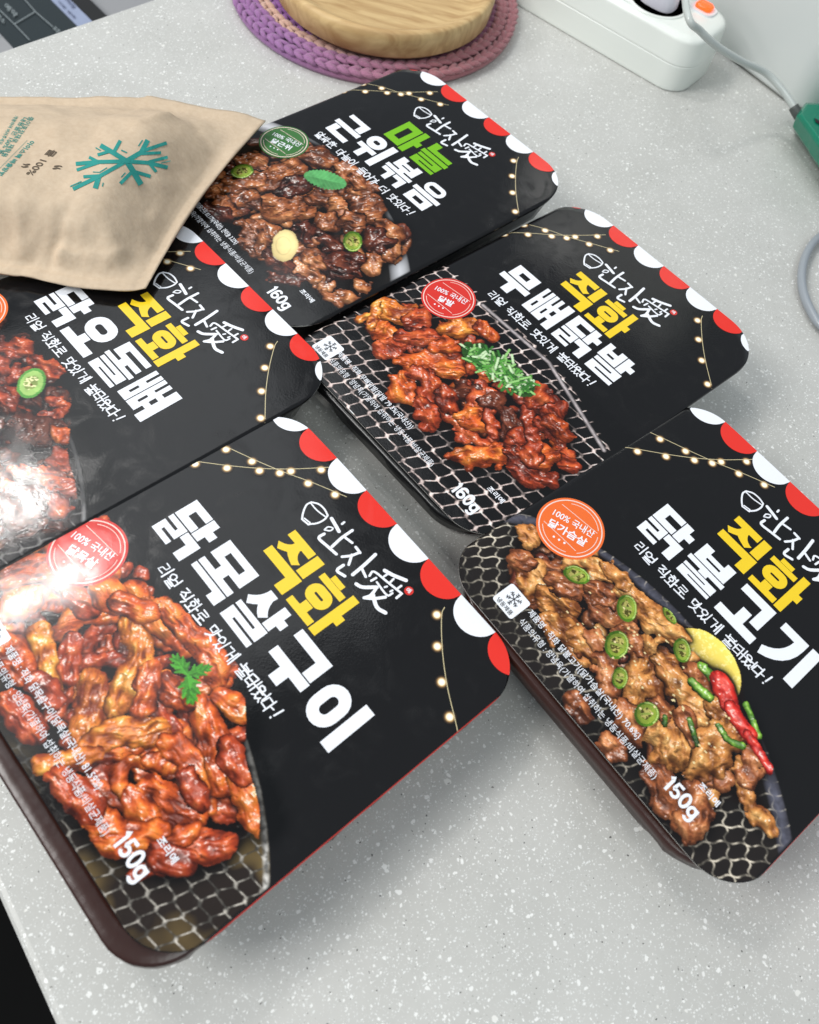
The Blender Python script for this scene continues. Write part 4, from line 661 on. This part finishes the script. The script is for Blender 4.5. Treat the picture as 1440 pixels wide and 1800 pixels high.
ins = lambda a, b: [corner + d1 * a + d2 * a, corner + d1 * (1.15 - a) + d2 * a, corner + d1 * (1.15 - a) + d2 * (1.25 - a), corner + d1 * a + d2 * (1.25 - a)]
o = mk('cabinet', *prism(ins(.07, 0), -.80, -.041), plain('cabinet_board', srgb(14, 14, 14), .8, .15, vary=.15, vscale=8)); recalc(o); tag(o, kind='structure')
fl = plain('floor_board', srgb(16, 16, 16), .9, .1, vary=.4, vscale=6, bump=.1, bscale=30)
o = mk('floor', [(-3, -3, -.8), (3, -3, -.8), (3, 3, -.8), (-3, 3, -.8)], [(0, 1, 2, 3)], fl); tag(o, kind='structure')
POSE = {'A': (-0.15422, 0.48357, -0.640195, -0.030397, 0.006383, -0.000585), 'B': (0.51048, 0.70035, -0.682346, -0.009632, 0.005767, -0.002871), 'C': (0.38166, 1.10199, -0.646310, 0.019997, -0.011496, 0.000932),
        'D': (-0.01566, 1.40792, -0.630386, 0.031774, -0.014585, 0.006822), 'E': (-0.33808, 0.80596, -0.606639, -0.028226, 0.003668, -0.006058)}
SLOGAN = '리얼 직화로 맛있게 불태웠다!'
L2 = '식품의유형 : 양념육(가열하여 섭취하는 냉동식품/비살균제품)'
p = Pack(POSE['A'], False, 'black sleeve reading 닭목살구이, 150g, glossy orange meat with a parsley sprig on a grill', bow=(52, 2.6, 5.0), tray=TRAY_BROWN, lip=7.5, skirt=7, tr=20, ti=1.0)
p.photo(pic_A, 101.5, -50, .30); p.scallops(); p.bulbs(); p.logo(); p.titles('닭목살구이', -35.1, 19.6, 23.4, '직화', 'yellow', SLOGAN, -17.6, 75, 1)
p.badge('badge_red', '닭목살'); p.small('제품명 : 직화 닭목살구이{닭목살(국내산) 81.59%}', L2, '150g'); p.card()
p = Pack(POSE['B'], False, 'black sleeve reading 닭불고기, 150g, tan meat strips with green chilli slices and a red chilli', bow=(30, 1.2, 4.0), tray=TRAY_BROWN, lip=2.0, skirt=5, uL=-58)
p.photo(pic_B, 101.5, -46, .30); p.scallops(); p.bulbs(); p.logo(); p.titles('닭불고기', -23.4, 19.4, 22.65, '직화', 'yellow', SLOGAN, -17.6, 75, 2)
p.badge('badge_orange', '닭가슴살'); p.small('제품명 : 직화 닭불고기{닭가슴살(국내산) 70.6%}', L2, '150g'); p.card()
p = Pack(POSE['C'], True, 'black sleeve reading 무뼈닭발, 160g, red glazed chicken feet under shredded green onion')
p.photo(pic_C, 92, -55, .36); p.scallops(); p.bulbs(); p.logo(); p.titles('무뼈닭발', -24, 19.4, 22.3, '직화', 'yellow', SLOGAN, -17, 73, 3)
p.badge('badge_red', '닭발'); p.small('제품명 : 직화 무뼈닭발{닭발 79.3%(국내산)}', L2, '160g'); p.card()
p = Pack(POSE['D'], True, 'black sleeve with green 마늘 lettering above 근위볶음, brown gizzards with a garlic clove in a pan')
p.photo(pic_D, 92, -50, .42); p.scallops(); p.bulbs(); p.logo(); p.titles('근위볶음', -25.3, 19.6, 22.4, '마늘', 'green', '알싸한 마늘이 들어가 더 맛있다!', -22, 81, 4)
p.badge('badge_green', '닭근위'); p.small('제품명 : 마늘 근위볶음{닭근위 83.17%(국내산), 깐마늘 3.22%}', L2, '160g'); p.card()
p = Pack(POSE['E'], True, 'black sleeve reading 닭오돌뼈, half under the kraft bag, red meat with one green chilli slice', bow=(40, 1.0, 4.0))
p.photo(pic_E, 92, -50, .42); p.scallops(); p.bulbs(); p.logo(); p.titles('닭오돌뼈', -23.4, 19.4, 21.7, '직화', 'yellow', SLOGAN, -17, 73, 5)
p.badge('badge_orange', '오돌뼈', c=(-33, -67)); p.small('제품명 : 직화 닭오돌뼈{닭오돌뼈(국내산)}', L2, '160g'); p.card()
# ------------------------------------------------------------------ kraft paper ice pouch lying over two of the packs
ZB = .041
def bagpt(x, y): return px2w(x, y, ZB)
top_e = crom([bagpt(-420, 205), bagpt(-200, 178), bagpt(0, 170), bagpt(120, 172), bagpt(240, 174), bagpt(262, 171), bagpt(300, 176), bagpt(355, 187), bagpt(430, 200), bagpt(467, 211)], 6)
bot_e = crom([bagpt(-420, 400), bagpt(-200, 440), bagpt(0, 480), bagpt(40, 484), bagpt(90, 495), bagpt(130, 503), bagpt(180, 508), bagpt(225, 510), bagpt(256, 505)], 6)
def resample(P, n):
    P = np.array(P); s = np.concatenate([[0], np.cumsum(np.linalg.norm(np.diff(P, axis=0), axis=1))]); t = np.linspace(0, s[-1], n); return np.stack([np.interp(t, s, P[:, k]) for k in range(3)], -1)
NS, NT = 120, 84
te, be = resample(top_e, NS), resample(bot_e, NS); tt = np.linspace(0, 1, NT)[:, None, None]
# the right-hand edge is slightly bowed inwards, as between (330,395) and (440,250) in the photograph
G = be[None] * (1 - tt) + te[None] * tt
ss = np.linspace(0, 1, NS)[None, :]; t2 = tt[:, :, 0]
G[..., :2] += ((np.sin(t2 * math.pi) * ss ** 6)[..., None] * np.array([-.004, .001]))
e_r = (1 - ss) * .24; e_b = t2 * .14; e_t = (1 - t2) * .14      # metres from the right, bottom and top edges
def bump1(e, seal, w): return np.clip((e - seal) / w, 0, 1)
sm = lambda x: np.sin(np.clip(x, 0, 1) * math.pi / 2) ** 1.15
hb = .0225 * sm(bump1(e_b, .007, .025)) * sm(bump1(e_t, .008, .055)) * sm(bump1(e_r, .008, .040))
gx, gy = G[..., 0] * 1000, G[..., 1] * 1000
nearedge = np.clip(1 - np.minimum(e_b, np.minimum(e_t, e_r)) / .04, 0, 1)
hb = hb + (fbm(gx, gy, 38, 301) - .5) * .010 * np.clip(hb / .01, 0, 1) + (np.abs(fbm(gx, gy, 13, 302) - .5) * 2 - .3) * .0042 * np.clip(hb / .006, 0, 1) * (.25 + nearedge) + (fbm(gx, gy, 60, 305) - .5) * .003 * nearedge
# creases running up from the bottom seal
for cx, cy, ang, L, a in ((-172, 224, 1.05, 30, .0030), (-150, 232, 1.9, 24, -.0026), (-190, 226, 1.35, 34, -.0028), (-210, 222, .9, 30, .0025), (-141, 246, 2.3, 26, .0028), (-133, 300, 2.7, 22, .0022), (-128, 262, 2.9, 24, -.002), (-160, 226, 1.5, 18, .0022), (-182, 222, 1.7, 20, .0022), (-200, 224, 1.15, 26, -.0022), (-136, 232, 2.0, 40, .0030), (-150, 240, .35, 22, -.0022), (-185, 236, .25, 34, .0026), (-130, 335, 3.6, 30, .0022), (-170, 340, 4.4, 26, .002)):
    d, t = segdist(gx, gy, [(cx, cy), (cx + L * math.cos(ang), cy + L * math.sin(ang))]); hb = hb + a * np.exp(-np.abs(d / 2.4) ** 1.4) * (1 - t) ** .7 * np.clip(hb / .004, 0, 1)
GZ = ZB + np.maximum(hb, 0) + .00035 * np.sin(e_r * 2 * math.pi / .0022) * (e_r < .009) + .0003 * np.sin(e_b * 2 * math.pi / .0024) * (e_b < .0075) + (fbm(gx, gy, 16, 310) - .5) * .0022 * (hb < .002)
def kraft():
    m, nt, p = nmat('kraft_paper'); N = nt.nodes; Lk = nt.links; tc = N.new('ShaderNodeTexCoord')
    a = N.new('ShaderNodeTexNoise'); a.inputs['Scale'].default_value = 420; a.inputs['Detail'].default_value = 6; Lk.new(tc.outputs['Object'], a.inputs['Vector'])
    b = N.new('ShaderNodeTexNoise'); b.inputs['Scale'].default_value = 24; b.inputs['Detail'].default_value = 3; Lk.new(tc.outputs['Object'], b.inputs['Vector'])
    mx = N.new('ShaderNodeMix'); mx.data_type = 'RGBA'; mx.inputs[6].default_value = srgb(184, 162, 138); mx.inputs[7].default_value = srgb(209, 191, 168); Lk.new(a.outputs['Fac'], mx.inputs[0])
    m2 = N.new('ShaderNodeMix'); m2.data_type = 'RGBA'; m2.inputs[0].default_value = .25; Lk.new(mx.outputs[2], m2.inputs[6]); m3 = N.new('ShaderNodeMix'); m3.data_type = 'RGBA'; m3.inputs[6].default_value = srgb(186, 158, 124); m3.inputs[7].default_value = srgb(203, 184, 157); Lk.new(b.outputs['Fac'], m3.inputs[0]); Lk.new(m3.outputs[2], m2.inputs[7])
    Lk.new(m2.outputs[2], p.inputs['Base Color']); p.inputs['Roughness'].default_value = .72; p.inputs['Specular IOR Level'].default_value = .3
    bp = N.new('ShaderNodeBump'); bp.inputs['Strength'].default_value = .35; bp.inputs['Distance'].default_value = .0006; Lk.new(a.outputs['Fac'], bp.inputs['Height']); Lk.new(bp.outputs['Normal'], p.inputs['Normal'])
    return m
KR = kraft(); bag = empty('paper_pouch', (float(G[NT // 2, NS // 2, 0]), float(G[NT // 2, NS // 2, 1]), ZB - .0015)); bo = np.array(bag.location)
tag(bag, 'brown kraft paper ice pouch with a teal snowflake, lying across the sleeves', 'ice pouch')
V = np.concatenate([np.stack([G[..., 0], G[..., 1], GZ], -1).reshape(-1, 3), np.stack([G[..., 0], G[..., 1], np.full_like(GZ, ZB - .0008)], -1).reshape(-1, 3)]) - bo; Fc = []; n0 = NS * NT
for j in range(NT - 1):
    for i in range(NS - 1): a = j * NS + i; Fc += [(a, a + 1, a + NS + 1, a + NS), (n0 + a, n0 + a + NS, n0 + a + NS + 1, n0 + a + 1)]
rim = [i for i in range(NS)] + [j * NS + NS - 1 for j in range(1, NT)] + [(NT - 1) * NS + i for i in range(NS - 2, -1, -1)] + [j * NS for j in range(NT - 2, 0, -1)]
for a, b in zip(rim, rim[1:] + rim[:1]): Fc.append((a, n0 + a, n0 + b, b))
pouch = mk('pouch_body', V, Fc, KR, bag, True)
from mathutils.bvhtree import BVHTree
BV = BVHTree.FromPolygons([tuple(v) for v in V], Fc)
def bagz(x, y):
    h = BV.ray_cast(Vector((x - bo[0], y - bo[1], .2)), Vector((0, 0, -1)))[0]
    return ZB if h is None else h.z + bo[2]
def onbag(x, y):
    z = .060
    for _ in range(6): q = px2w(x, y, z); z = bagz(q[0], q[1])
    return px2w(x, y, z)
def bag_print(name, F, mat, lift=.00022):
    P = [onbag(q[0], q[1]) + np.array([0, 0, lift + q[2] / 1000]) - bo for q in F.v]; return mk(name, P, F.f, mat, pouch)
TEAL = plain('teal_ink', srgb(40, 138, 130), .7, .3, vary=.15, vscale=300); BRN = plain('brown_ink', srgb(92, 80, 66), .7, .3)
Fs = Flat(); zz = lambda *p: [(x / 3.0, 150 + y / 3.0) for x, y in p]
for w, p in ((22, zz((668, 400), (600, 358), (530, 318))), (16, zz((600, 355), (635, 292))), (14, zz((575, 350), (515, 368))), (18, zz((665, 402), (520, 405), (400, 415))), (14, zz((520, 405), (470, 380))), (14, zz((520, 408), (405, 448))),
             (18, zz((655, 408), (525, 480), (385, 548))), (14, zz((525, 478), (440, 483))), (24, zz((522, 480), (503, 545))), (26, zz((668, 400), (700, 450), (745, 525))), (16, zz((700, 455), (635, 520))), (16, zz((705, 455), (795, 482))),
             (18, zz((665, 402), (785, 410), (885, 435))), (14, zz((785, 405), (885, 380))), (14, zz((790, 415), (825, 458))), (22, zz((668, 400), (745, 355), (780, 290))), (16, zz((745, 350), (880, 305))), (14, zz((740, 362), (850, 357))),
             (5, zz((505, 330), (530, 345))), (6, zz((640, 343), (670, 357))), (5, zz((730, 322), (752, 290))), (4, zz((850, 412), (900, 400))), (5, zz((545, 515), (540, 535))), (5, zz((370, 535), (430, 508))), (4, zz((490, 458), (525, 460), (565, 435))), (5, zz((640, 487), (662, 462)))):
    Fs.stroke(p, w / 2.6, step=1.5, cap=False)
bag_print('snowflake_print', Fs, TEAL)
def px_text(F, body, o, r, u, bold=.01):
    V, fc, sz = text2d(body, bold); U = V / sz; F.tris([(o[0] + q[0] * r[0] + q[1] * u[0], o[1] + q[0] * r[1] + q[1] * u[1]) for q in U], fc)
Fs = Flat(); px_text(Fs, '물 100%', (88, 262), (-44, 44), (14, 4), .015); px_text(Fs, '“', (96, 291), (-5, 7), (16, 0), .02); px_text(Fs, '”', (40, 288), (-5, 7), (14, 0), .02); bag_print('pouch_lettering', Fs, BRN)
Fs = Flat(); px_text(Fs, '아이스팩 배출방법', (53, 247), (-58, 60), (9, 3), .02); px_text(Fs, '종이포장재로 재활용', (51, 205), (-50, 70), (10, 2), .006); px_text(Fs, '내용물은 100% 물', (40, 206), (-44, 64), (9, 2), .006); px_text(Fs, '개봉하여 버려주세요', (26, 203), (-30, 50), (7, 2), .006)
Fs.stroke([(48, 247), (0, 296)], .5, step=4, cap=False); bag_print('pouch_instructions', Fs, TEAL)

# ------------------------------------------------------------------ wooden board on a crocheted mat
mc = np.array([-.1165, .588]); MR = .1045
mat_r = empty('crochet_mat', (mc[0], mc[1], 0)); tag(mat_r, 'round crocheted mat in purple and pink yarn under the wooden board', 'mat')
def yarn(name, c0, c1):
    m, nt, p = nmat(name); N = nt.nodes; Lk = nt.links; tc = N.new('ShaderNodeTexCoord'); sp = N.new('ShaderNodeSeparateXYZ'); Lk.new(tc.outputs['Object'], sp.inputs[0])
    mr = N.new('ShaderNodeMapRange'); mr.inputs[1].default_value = -.04; mr.inputs[2].default_value = .06; Lk.new(sp.outputs[0], mr.inputs[0])
    nz = N.new('ShaderNodeTexNoise'); nz.inputs['Scale'].default_value = 900; nz.inputs['Detail'].default_value = 2; Lk.new(tc.outputs['Object'], nz.inputs['Vector'])
    mx = N.new('ShaderNodeMix'); mx.data_type = 'RGBA'; mx.inputs[6].default_value = c0; mx.inputs[7].default_value = c1; Lk.new(mr.outputs[0], mx.inputs[0])
    br = N.new('ShaderNodeMix'); br.data_type = 'RGBA'; br.blend_type = 'MULTIPLY'; br.inputs[0].default_value = .5; Lk.new(mx.outputs[2], br.inputs[6]); Lk.new(nz.outputs['Fac'], br.inputs[7]); Lk.new(br.outputs[2], p.inputs['Base Color'])
    p.inputs['Roughness'].default_value = .9; p.inputs['Specular IOR Level'].default_value = .15; p.inputs['Sheen Weight'].default_value = .25
    b = N.new('ShaderNodeBump'); b.inputs['Strength'].default_value = .6; b.inputs['Distance'].default_value = .0006; Lk.new(nz.outputs['Fac'], b.inputs['Height']); Lk.new(b.outputs['Normal'], p.inputs['Normal']); return m
Y1 = yarn('yarn_purple_pink', srgb(170, 122, 174), srgb(192, 130, 136)); Y2 = yarn('yarn_violet', srgb(160, 104, 174), srgb(158, 104, 140)); Y3 = yarn('yarn_beige', srgb(222, 182, 164), srgb(150, 96, 120))
rs = random.Random(3)
for row, (R, z, mt) in enumerate(((.1010, .0062, Y1), (.0930, .0080, Y1), (.0852, .0072, Y3), (.0776, .0062, Y2), (.0700, .0056, Y2))):
    n = int(2 * math.pi * R / .0078); V = []; Fc = []
    for k in range(n):
        th = 2 * math.pi * (k + .3 * row) / n
        for sg in (-1, 1):
            L = .0092; w = .0024 * rs.uniform(.75, 1.2); base = len(V); rings = 5; seg = 6
            for i in range(rings):
                t = i / (rings - 1) - .5; rad = w * math.sqrt(max(.08, 1 - (2 * t) ** 2 * .9)); rr = R + sg * .0019 + t * L * .38 * sg + rs.uniform(-.0004, .0004); a = th + t * L * 1.25 / R; zc = z + .0010 * math.sin((t + .5) * math.pi)
                for q in range(seg): b = 2 * math.pi * q / seg; V.append(((rr + rad * math.cos(b)) * math.cos(a), (rr + rad * math.cos(b)) * math.sin(a), zc + rad * .8 * math.sin(b)))
            for i in range(rings - 1):
                for q in range(seg): Fc.append((base + i * seg + q, base + i * seg + (q + 1) % seg, base + (i + 1) * seg + (q + 1) % seg, base + (i + 1) * seg + q))
            Fc += [tuple(base + q for q in range(seg)), tuple(base + (rings - 1) * seg + q for q in range(seg))]
    mk('crochet_round', V, Fc, mt, mat_r, True)
def lathe(prof, n=96): 
    loops = [[(r * math.cos(2 * math.pi * k / n), r * math.sin(2 * math.pi * k / n), z) for k in range(n)] for r, z in prof]; return loft(loops)
o = mk('mat_base', *lathe([(.02, .0006), (.1035, .0006), (.1045, .003), (.1035, .0055), (.02, .0062)]), Y1, mat_r, True)
def wood():
    m, nt, p = nmat('pale_wood'); N = nt.nodes; Lk = nt.links; tc = N.new('ShaderNodeTexCoord'); mp = N.new('ShaderNodeMapping'); mp.inputs['Scale'].default_value = (22, 170, 60); mp.inputs['Rotation'].default_value = (0, 0, .35); Lk.new(tc.outputs['Object'], mp.inputs[0])
    a = N.new('ShaderNodeTexNoise'); a.inputs['Scale'].default_value = 1.2; a.inputs['Detail'].default_value = 5; a.inputs['Distortion'].default_value = .8; Lk.new(mp.outputs[0], a.inputs['Vector'])
    w = N.new('ShaderNodeTexNoise'); w.inputs['Scale'].default_value = 20; Lk.new(tc.outputs['Object'], w.inputs['Vector'])
    r = N.new('ShaderNodeValToRGB'); r.color_ramp.elements[0].color = srgb(150, 108, 60); r.color_ramp.elements[0].position = .3; r.color_ramp.elements[1].color = srgb(212, 182, 130); r.color_ramp.elements[1].position = .62; Lk.new(a.outputs['Fac'], r.inputs[0])
    mx = N.new('ShaderNodeMix'); mx.data_type = 'RGBA'; mx.inputs[0].default_value = .35; Lk.new(r.outputs[0], mx.inputs[6]); cr = N.new('ShaderNodeValToRGB'); cr.color_ramp.elements[0].color = srgb(176, 130, 74); cr.color_ramp.elements[1].color = srgb(220, 196, 150); Lk.new(w.outputs['Fac'], cr.inputs[0]); Lk.new(cr.outputs[0], mx.inputs[7])
    Lk.new(mx.outputs[2], p.inputs['Base Color']); p.inputs['Roughness'].default_value = .5; p.inputs['Specular IOR Level'].default_value = .35; b = N.new('ShaderNodeBump'); b.inputs['Strength'].default_value = .15; b.inputs['Distance'].default_value = .0008; Lk.new(a.outputs['Fac'], b.inputs['Height']); Lk.new(b.outputs['Normal'], p.inputs['Normal']); return m
o = mk('wooden_board', *lathe([(.001, .0095), (.066, .0095), (.0705, .0105), (.0765, .015), (.0782, .026), (.0778, .0300), (.0758, .0314), (.0730, .0310), (.0680, .0280), (.0640, .0268), (.001, .0266)]), wood(), smooth=True, loc=(-.1075, .5725, 0)); tag(o, 'round pale wooden board with a raised rim on the crocheted mat', 'board')

# ------------------------------------------------------------------ power strip, plug and cable, white appliance, green handset
WP = plain('white_plastic', srgb(228, 232, 226), .3, .5, bump=.05, bscale=900); WP2 = plain('white_plastic_warm', srgb(222, 224, 226), .3, .5); DARK = plain('dark_slot', srgb(24, 24, 24), .6)
sd = np.array([.884, -.469]); sw = np.array([.469, .884]); send = np.array([.1135, .5585])   # near end corner of the strip
ang = math.atan2(sd[1], sd[0]); Ls, Ws, Hs = .30, .060, .036
strip = empty('power_strip', tuple(send - sd * Ls / 2 + sw * Ws / 2) + (0,)); strip.rotation_euler = (0, 0, ang); tag(strip, 'white plastic power strip with round sockets and a lit red switch', 'power strip')
def rrect(a, b, r, z, n=6):
    P = []
    for q, (sx, sy) in enumerate(((1, 1), (-1, 1), (-1, -1), (1, -1))): P += [(sx * (a - r) + r * math.cos(t), sy * (b - r) + r * math.sin(t), z) for t in np.linspace(q * math.pi / 2, (q + 1) * math.pi / 2, n)]
    return P
a, b = Ls / 2, Ws / 2
def shell(z0, z1, t0, t1, inset_top):
    mixr = lambda f: a - t0 + (t0 - t1) * f
    lo = [rrect(a - t0 + (t0 - t1) * f, b - t0 + (t0 - t1) * f, .017, z0 + (z1 - z0) * f) for f in (0, .04, .5, .93, 1)]
    if inset_top: lo += [rrect(a - t1 - .0008, b - t1 - .0008, .0165, z1 + .0014), rrect(a - t1 - .0026, b - t1 - .0026, .015, z1 + .0024), rrect(a - t1 - .006, b - t1 - .006, .013, z1 + .0028)]
    return loft(lo)
o = mk('strip_base', *shell(.0004, .01815, .0012, .0008, False), WP, strip, True); recalc(o); o.data.polygons.foreach_set('use_smooth', [len(p.vertices) == 4 for p in o.data.polygons])
o = mk('strip_cover', *shell(.0183, .0332, .0008, .0020, True), WP, strip, True); recalc(o); o.data.polygons.foreach_set('use_smooth', [len(p.vertices) == 4 for p in o.data.polygons]); cover = o
for k in range(4):
    cx = .100 - .058 * k; cut = mk('cut', *lathe([(.0001, .014), (.0195, .014), (.0205, .045), (.0001, .045)], 48), WP); cut.location = (strip.location.x, strip.location.y, 0); bpy.context.view_layer.update()
    for v in cut.data.vertices: v.co.x += cx - 0; v.co.y += -.002
    cut.parent = strip; cut.location = (0, 0, 0)
    md = cover.modifiers.new('b', 'BOOLEAN'); md.object = cut; md.operation = 'DIFFERENCE'; md.solver = 'EXACT'
    cut['_cut'] = 1
bpy.context.view_layer.update(); me = bpy.data.meshes.new_from_object(cover.evaluated_get(bpy.context.evaluated_depsgraph_get())); cover.modifiers.clear(); cover.data = me
for q in [q for q in bpy.data.objects if '_cut' in q.keys()]: bpy.data.objects.remove(q)
for k in range(4):
    cx = .100 - .058 * k
    o = mk('socket_rim', *lathe([(.0196, .0352), (.0200, .0366), (.0212, .0372), (.0224, .0366), (.0228, .0352)], 48), WP, strip, True); o.location = (cx, -.002, 0)
    o = mk('socket_well', *lathe([(.0001, .0185), (.0190, .0185), (.0192, .0245), (.0001, .0245)], 40), plain('well_grey', srgb(190, 192, 190), .5), strip, True); o.location = (cx, -.002, 0)
SWM, nt, pp = nmat('lit_red_switch'); pp.inputs['Base Color'].default_value = srgb(230, 70, 20); pp.inputs['Emission Color'].default_value = srgb(255, 80, 20); pp.inputs['Emission Strength'].default_value = 1.6; pp.inputs['Roughness'].default_value = .25
o = mk('switch', *loft([rrect(.0062, .0046, .003, .0362), rrect(.0062, .0046, .003, .0390), rrect(.0052, .0038, .0026, .0400)]), SWM, strip, True); o.location = (.1270, .0165, 0)
o = mk('switch_bezel', *loft([rrect(.0098, .0075, .005, .0358), rrect(.0094, .007, .005, .0372)]), WP2, strip); o.location = (.1270, .0165, 0)
pc = send - sd * (Ls / 2 - .100) + sw * (Ws / 2 - .002)
gd = empty('plug_in_handset', tuple(px2w(1425, 235, .0)) ); gb = np.array(gd.location); tag(gd, 'green plastic handset with grey cord plugged into the power strip', 'handset')
CAB = plain('grey_cable', srgb(186, 192, 188), .2, .6); PLG = plain('plug_white', srgb(216, 214, 224), .35)
pl = lambda q: tuple(np.array(q) - gb)
loops = []
for z, r1, r2 in ((.0188, .0135, .0100), (.038, .0135, .0100), (.052, .0120, .0088), (.060, .0085, .0070), (.064, .0050, .0050)):
    L = []
    for k in range(20): t = 2 * math.pi * k / 20; e = lambda v: abs(v) ** .7 * (1 if v > 0 else -1); w = sd * r1 * e(math.cos(t)) + sw * r2 * e(math.sin(t)); L.append(pl((pc[0] + w[0], pc[1] + w[1], z)))
    loops.append(L)
o = mk('plug', *loft(loops), PLG, gd, True); recalc(o)
path = crom([(pc[0], pc[1], .060), (pc[0] + .001, pc[1] - .002, .071), tuple(px2w(1208, 22, .072)), tuple(px2w(1232, 55, .064)), tuple(px2w(1265, 84, .054)), tuple(px2w(1305, 108, .044)), tuple(px2w(1345, 127, .036)), tuple(px2w(1373, 155, .030)), tuple(px2w(1395, 187, .024)), tuple(px2w(1404, 203, .021))], 8)
o = mk('cord', *tube([pl(q) for q in path], .0022, 12), CAB, gd, True)
o = mk('cord_sleeve', *tube([pl(q) for q in crom([tuple(px2w(1395, 187, .024)), tuple(px2w(1402, 200, .0215)), tuple(px2w(1412, 215, .018))], 4)], .0032, 12), plain('cord_grommet', srgb(70, 74, 72), .5), gd, True)
GRN = plain('green_plastic', srgb(14, 118, 92), .22, .5, bump=.04, bscale=500)
def gpoly(zb, lst): return [pl(px2w(x, y, zb)) for x, y in lst]
lowp = [(1393, 222), (1402, 235), (1420, 262), (1423, 268), (1440, 292), (1480, 350), (1540, 330), (1520, 215), (1450, 195), (1414, 192)]
gl = [gpoly(.0006, [(x + 2, y + 8) for x, y in lowp]), gpoly(.014, lowp), gpoly(.024, [(1400, 203), (1408, 214), (1423, 234), (1426, 239), (1442, 262), (1482, 318), (1535, 300), (1515, 190), (1450, 182), (1416, 180)]), gpoly(.027, [(1409, 200), (1414, 208), (1428, 226), (1431, 230), (1446, 252), (1484, 306), (1530, 292), (1511, 192), (1450, 184), (1419, 183)])]
o = mk('handset_body', *loft(gl), GRN, gd); recalc(o, .0008, 2)
o = mk('slot', *loft([gpoly(.0269, [(1432, 207), (1445, 214), (1447, 222), (1434, 214)]), gpoly(.0277, [(1432, 207), (1445, 214), (1447, 222), (1434, 214)])]), DARK, gd); recalc(o)
lp = crom([tuple(px2w(x, y, .0042)) for x, y in ((1540, 400), (1480, 395), (1440, 417), (1420, 442), (1410, 476), (1412, 512), (1426, 547), (1446, 575), (1490, 600), (1560, 610))], 8)
o = mk('cable', *tube(lp, .0025, 12), plain('dull_cable', srgb(146, 152, 158), .3), smooth=True); tag(o, 'loose grey cable loop lying on the speckled counter', 'cable')
# white appliance behind the strip
w0, w1 = px2w(1250, 82, 0), px2w(1398, 196, 0); wd = (w1 - w0) / np.linalg.norm(w1 - w0); wn = np.array([-wd[1], wd[0], 0]); c = w1 + wd * .012
ap = empty('white_appliance', tuple(c - wd * .14 + wn * .12)); ap.rotation_euler = (0, 0, math.atan2(wd[1], wd[0])); tag(ap, 'tall glossy white appliance casing standing behind the power strip', 'appliance')
APM = plain('appliance_white', srgb(222, 226, 224), .28, .5, bump=.03, bscale=40)
ar = lambda d, r, z: rrect(.14 - d, .12 - d, r, z, 10)
o = mk('casing', *loft([ar(.0015, .024, .0015), ar(0, .025, .004), ar(0, .025, .36), ar(.004, .022, .37)]), APM, ap, True); recalc(o); o.data.polygons.foreach_set('use_smooth', [len(p.vertices) == 4 for p in o.data.polygons])
o = mk('foot_gasket', *loft([ar(.004, .022, .0003), ar(.004, .022, .0016)]), DARK, ap)
# ------------------------------------------------------------------ control panel of an appliance beyond the counter's back edge
zp = -.15; q0, q1 = px2w(90, 0, zp), px2w(135, 45, zp); ps = (q1 - q0) / np.linalg.norm(q1 - q0); pn = np.array([-ps[1], ps[0], 0])
off = lambda x, y: float((px2w(x, y, zp) - q0) @ pn)
t0, t2, t3, t4 = off(20, 82), off(135, 45), off(160, 36), off(190, 28); org = q0
pa = empty('control_panel', tuple(org - np.array([0, 0, .04]))); tag(pa, 'dark glass control panel with outlined keys beyond the counter edge', 'control panel'); pb = np.array(pa.location)
def slab(name, ta, tb, z0, z1, mat, sa=-.30, sb=.16):
    P = [org + ps * sa + pn * ta, org + ps * sb + pn * ta, org + ps * sb + pn * tb, org + ps * sa + pn * tb]; V, Fc = prism([q - pb for q in P], z0 - pb[2], z1 - pb[2]); o = mk(name, V, Fc, mat, pa); recalc(o); return o
PG = plain('panel_glass', srgb(38, 46, 48), .2, .5, vary=.15, vscale=20); PL = plain('panel_print', srgb(132, 140, 142), .5); LB = plain('label_blue', srgb(148, 158, 184), .5, vary=.06, vscale=90); GB = plain('panel_grey', srgb(150, 150, 152), .5)
slab('glass_panel', t0, t2, zp - .02, zp, PG); slab('label_strip', t2, t3, zp - .02, zp + .0006, LB); slab('black_edge', t3, t4, zp - .02, zp - .001, DARK); slab('grey_border', t0 - .06, t0, zp - .02, zp + .001, GB); slab('side_shelf', t4, t4 + .25, zp - .035, zp - .012, GB)
def panel_print(name, F, mat, lift): return mk(name, [px2w(q[0], q[1], zp + lift + q[2] / 1000) - pb for q in F.v], F.f, mat, pa)
F = Flat()
for q in ([(-4, 14), (25, 42)], [(25, 42), (62, 20)], [(40, -5), (62, 20)], [(62, 20), (93, 47)], [(25, 42), (52, 70)], [(-6, 60), (2, 66)]): F.stroke(q, 1.6, step=20, cap=False)
panel_print('key_outline', F, PL, .0012)
F = Flat(); px_text(F, '예약', (6, 11), (20, 20), (6, -7), .02); px_text(F, '취소', (-8, 28), (14, 14), (5, -6), .02); px_text(F, '표준', (92, 50), (10, 9), (5, -5), .02); panel_print('key_lettering', F, PL, .0013)
F = Flat(); px_text(F, '사용 설명', (100, 2), (30, 30), (3, -3), .01); px_text(F, '주의사항', (112, -3), (16, 18), (5, -4), .02); panel_print('label_lettering', F, plain('label_ink', srgb(70, 76, 104), .6), .0018)
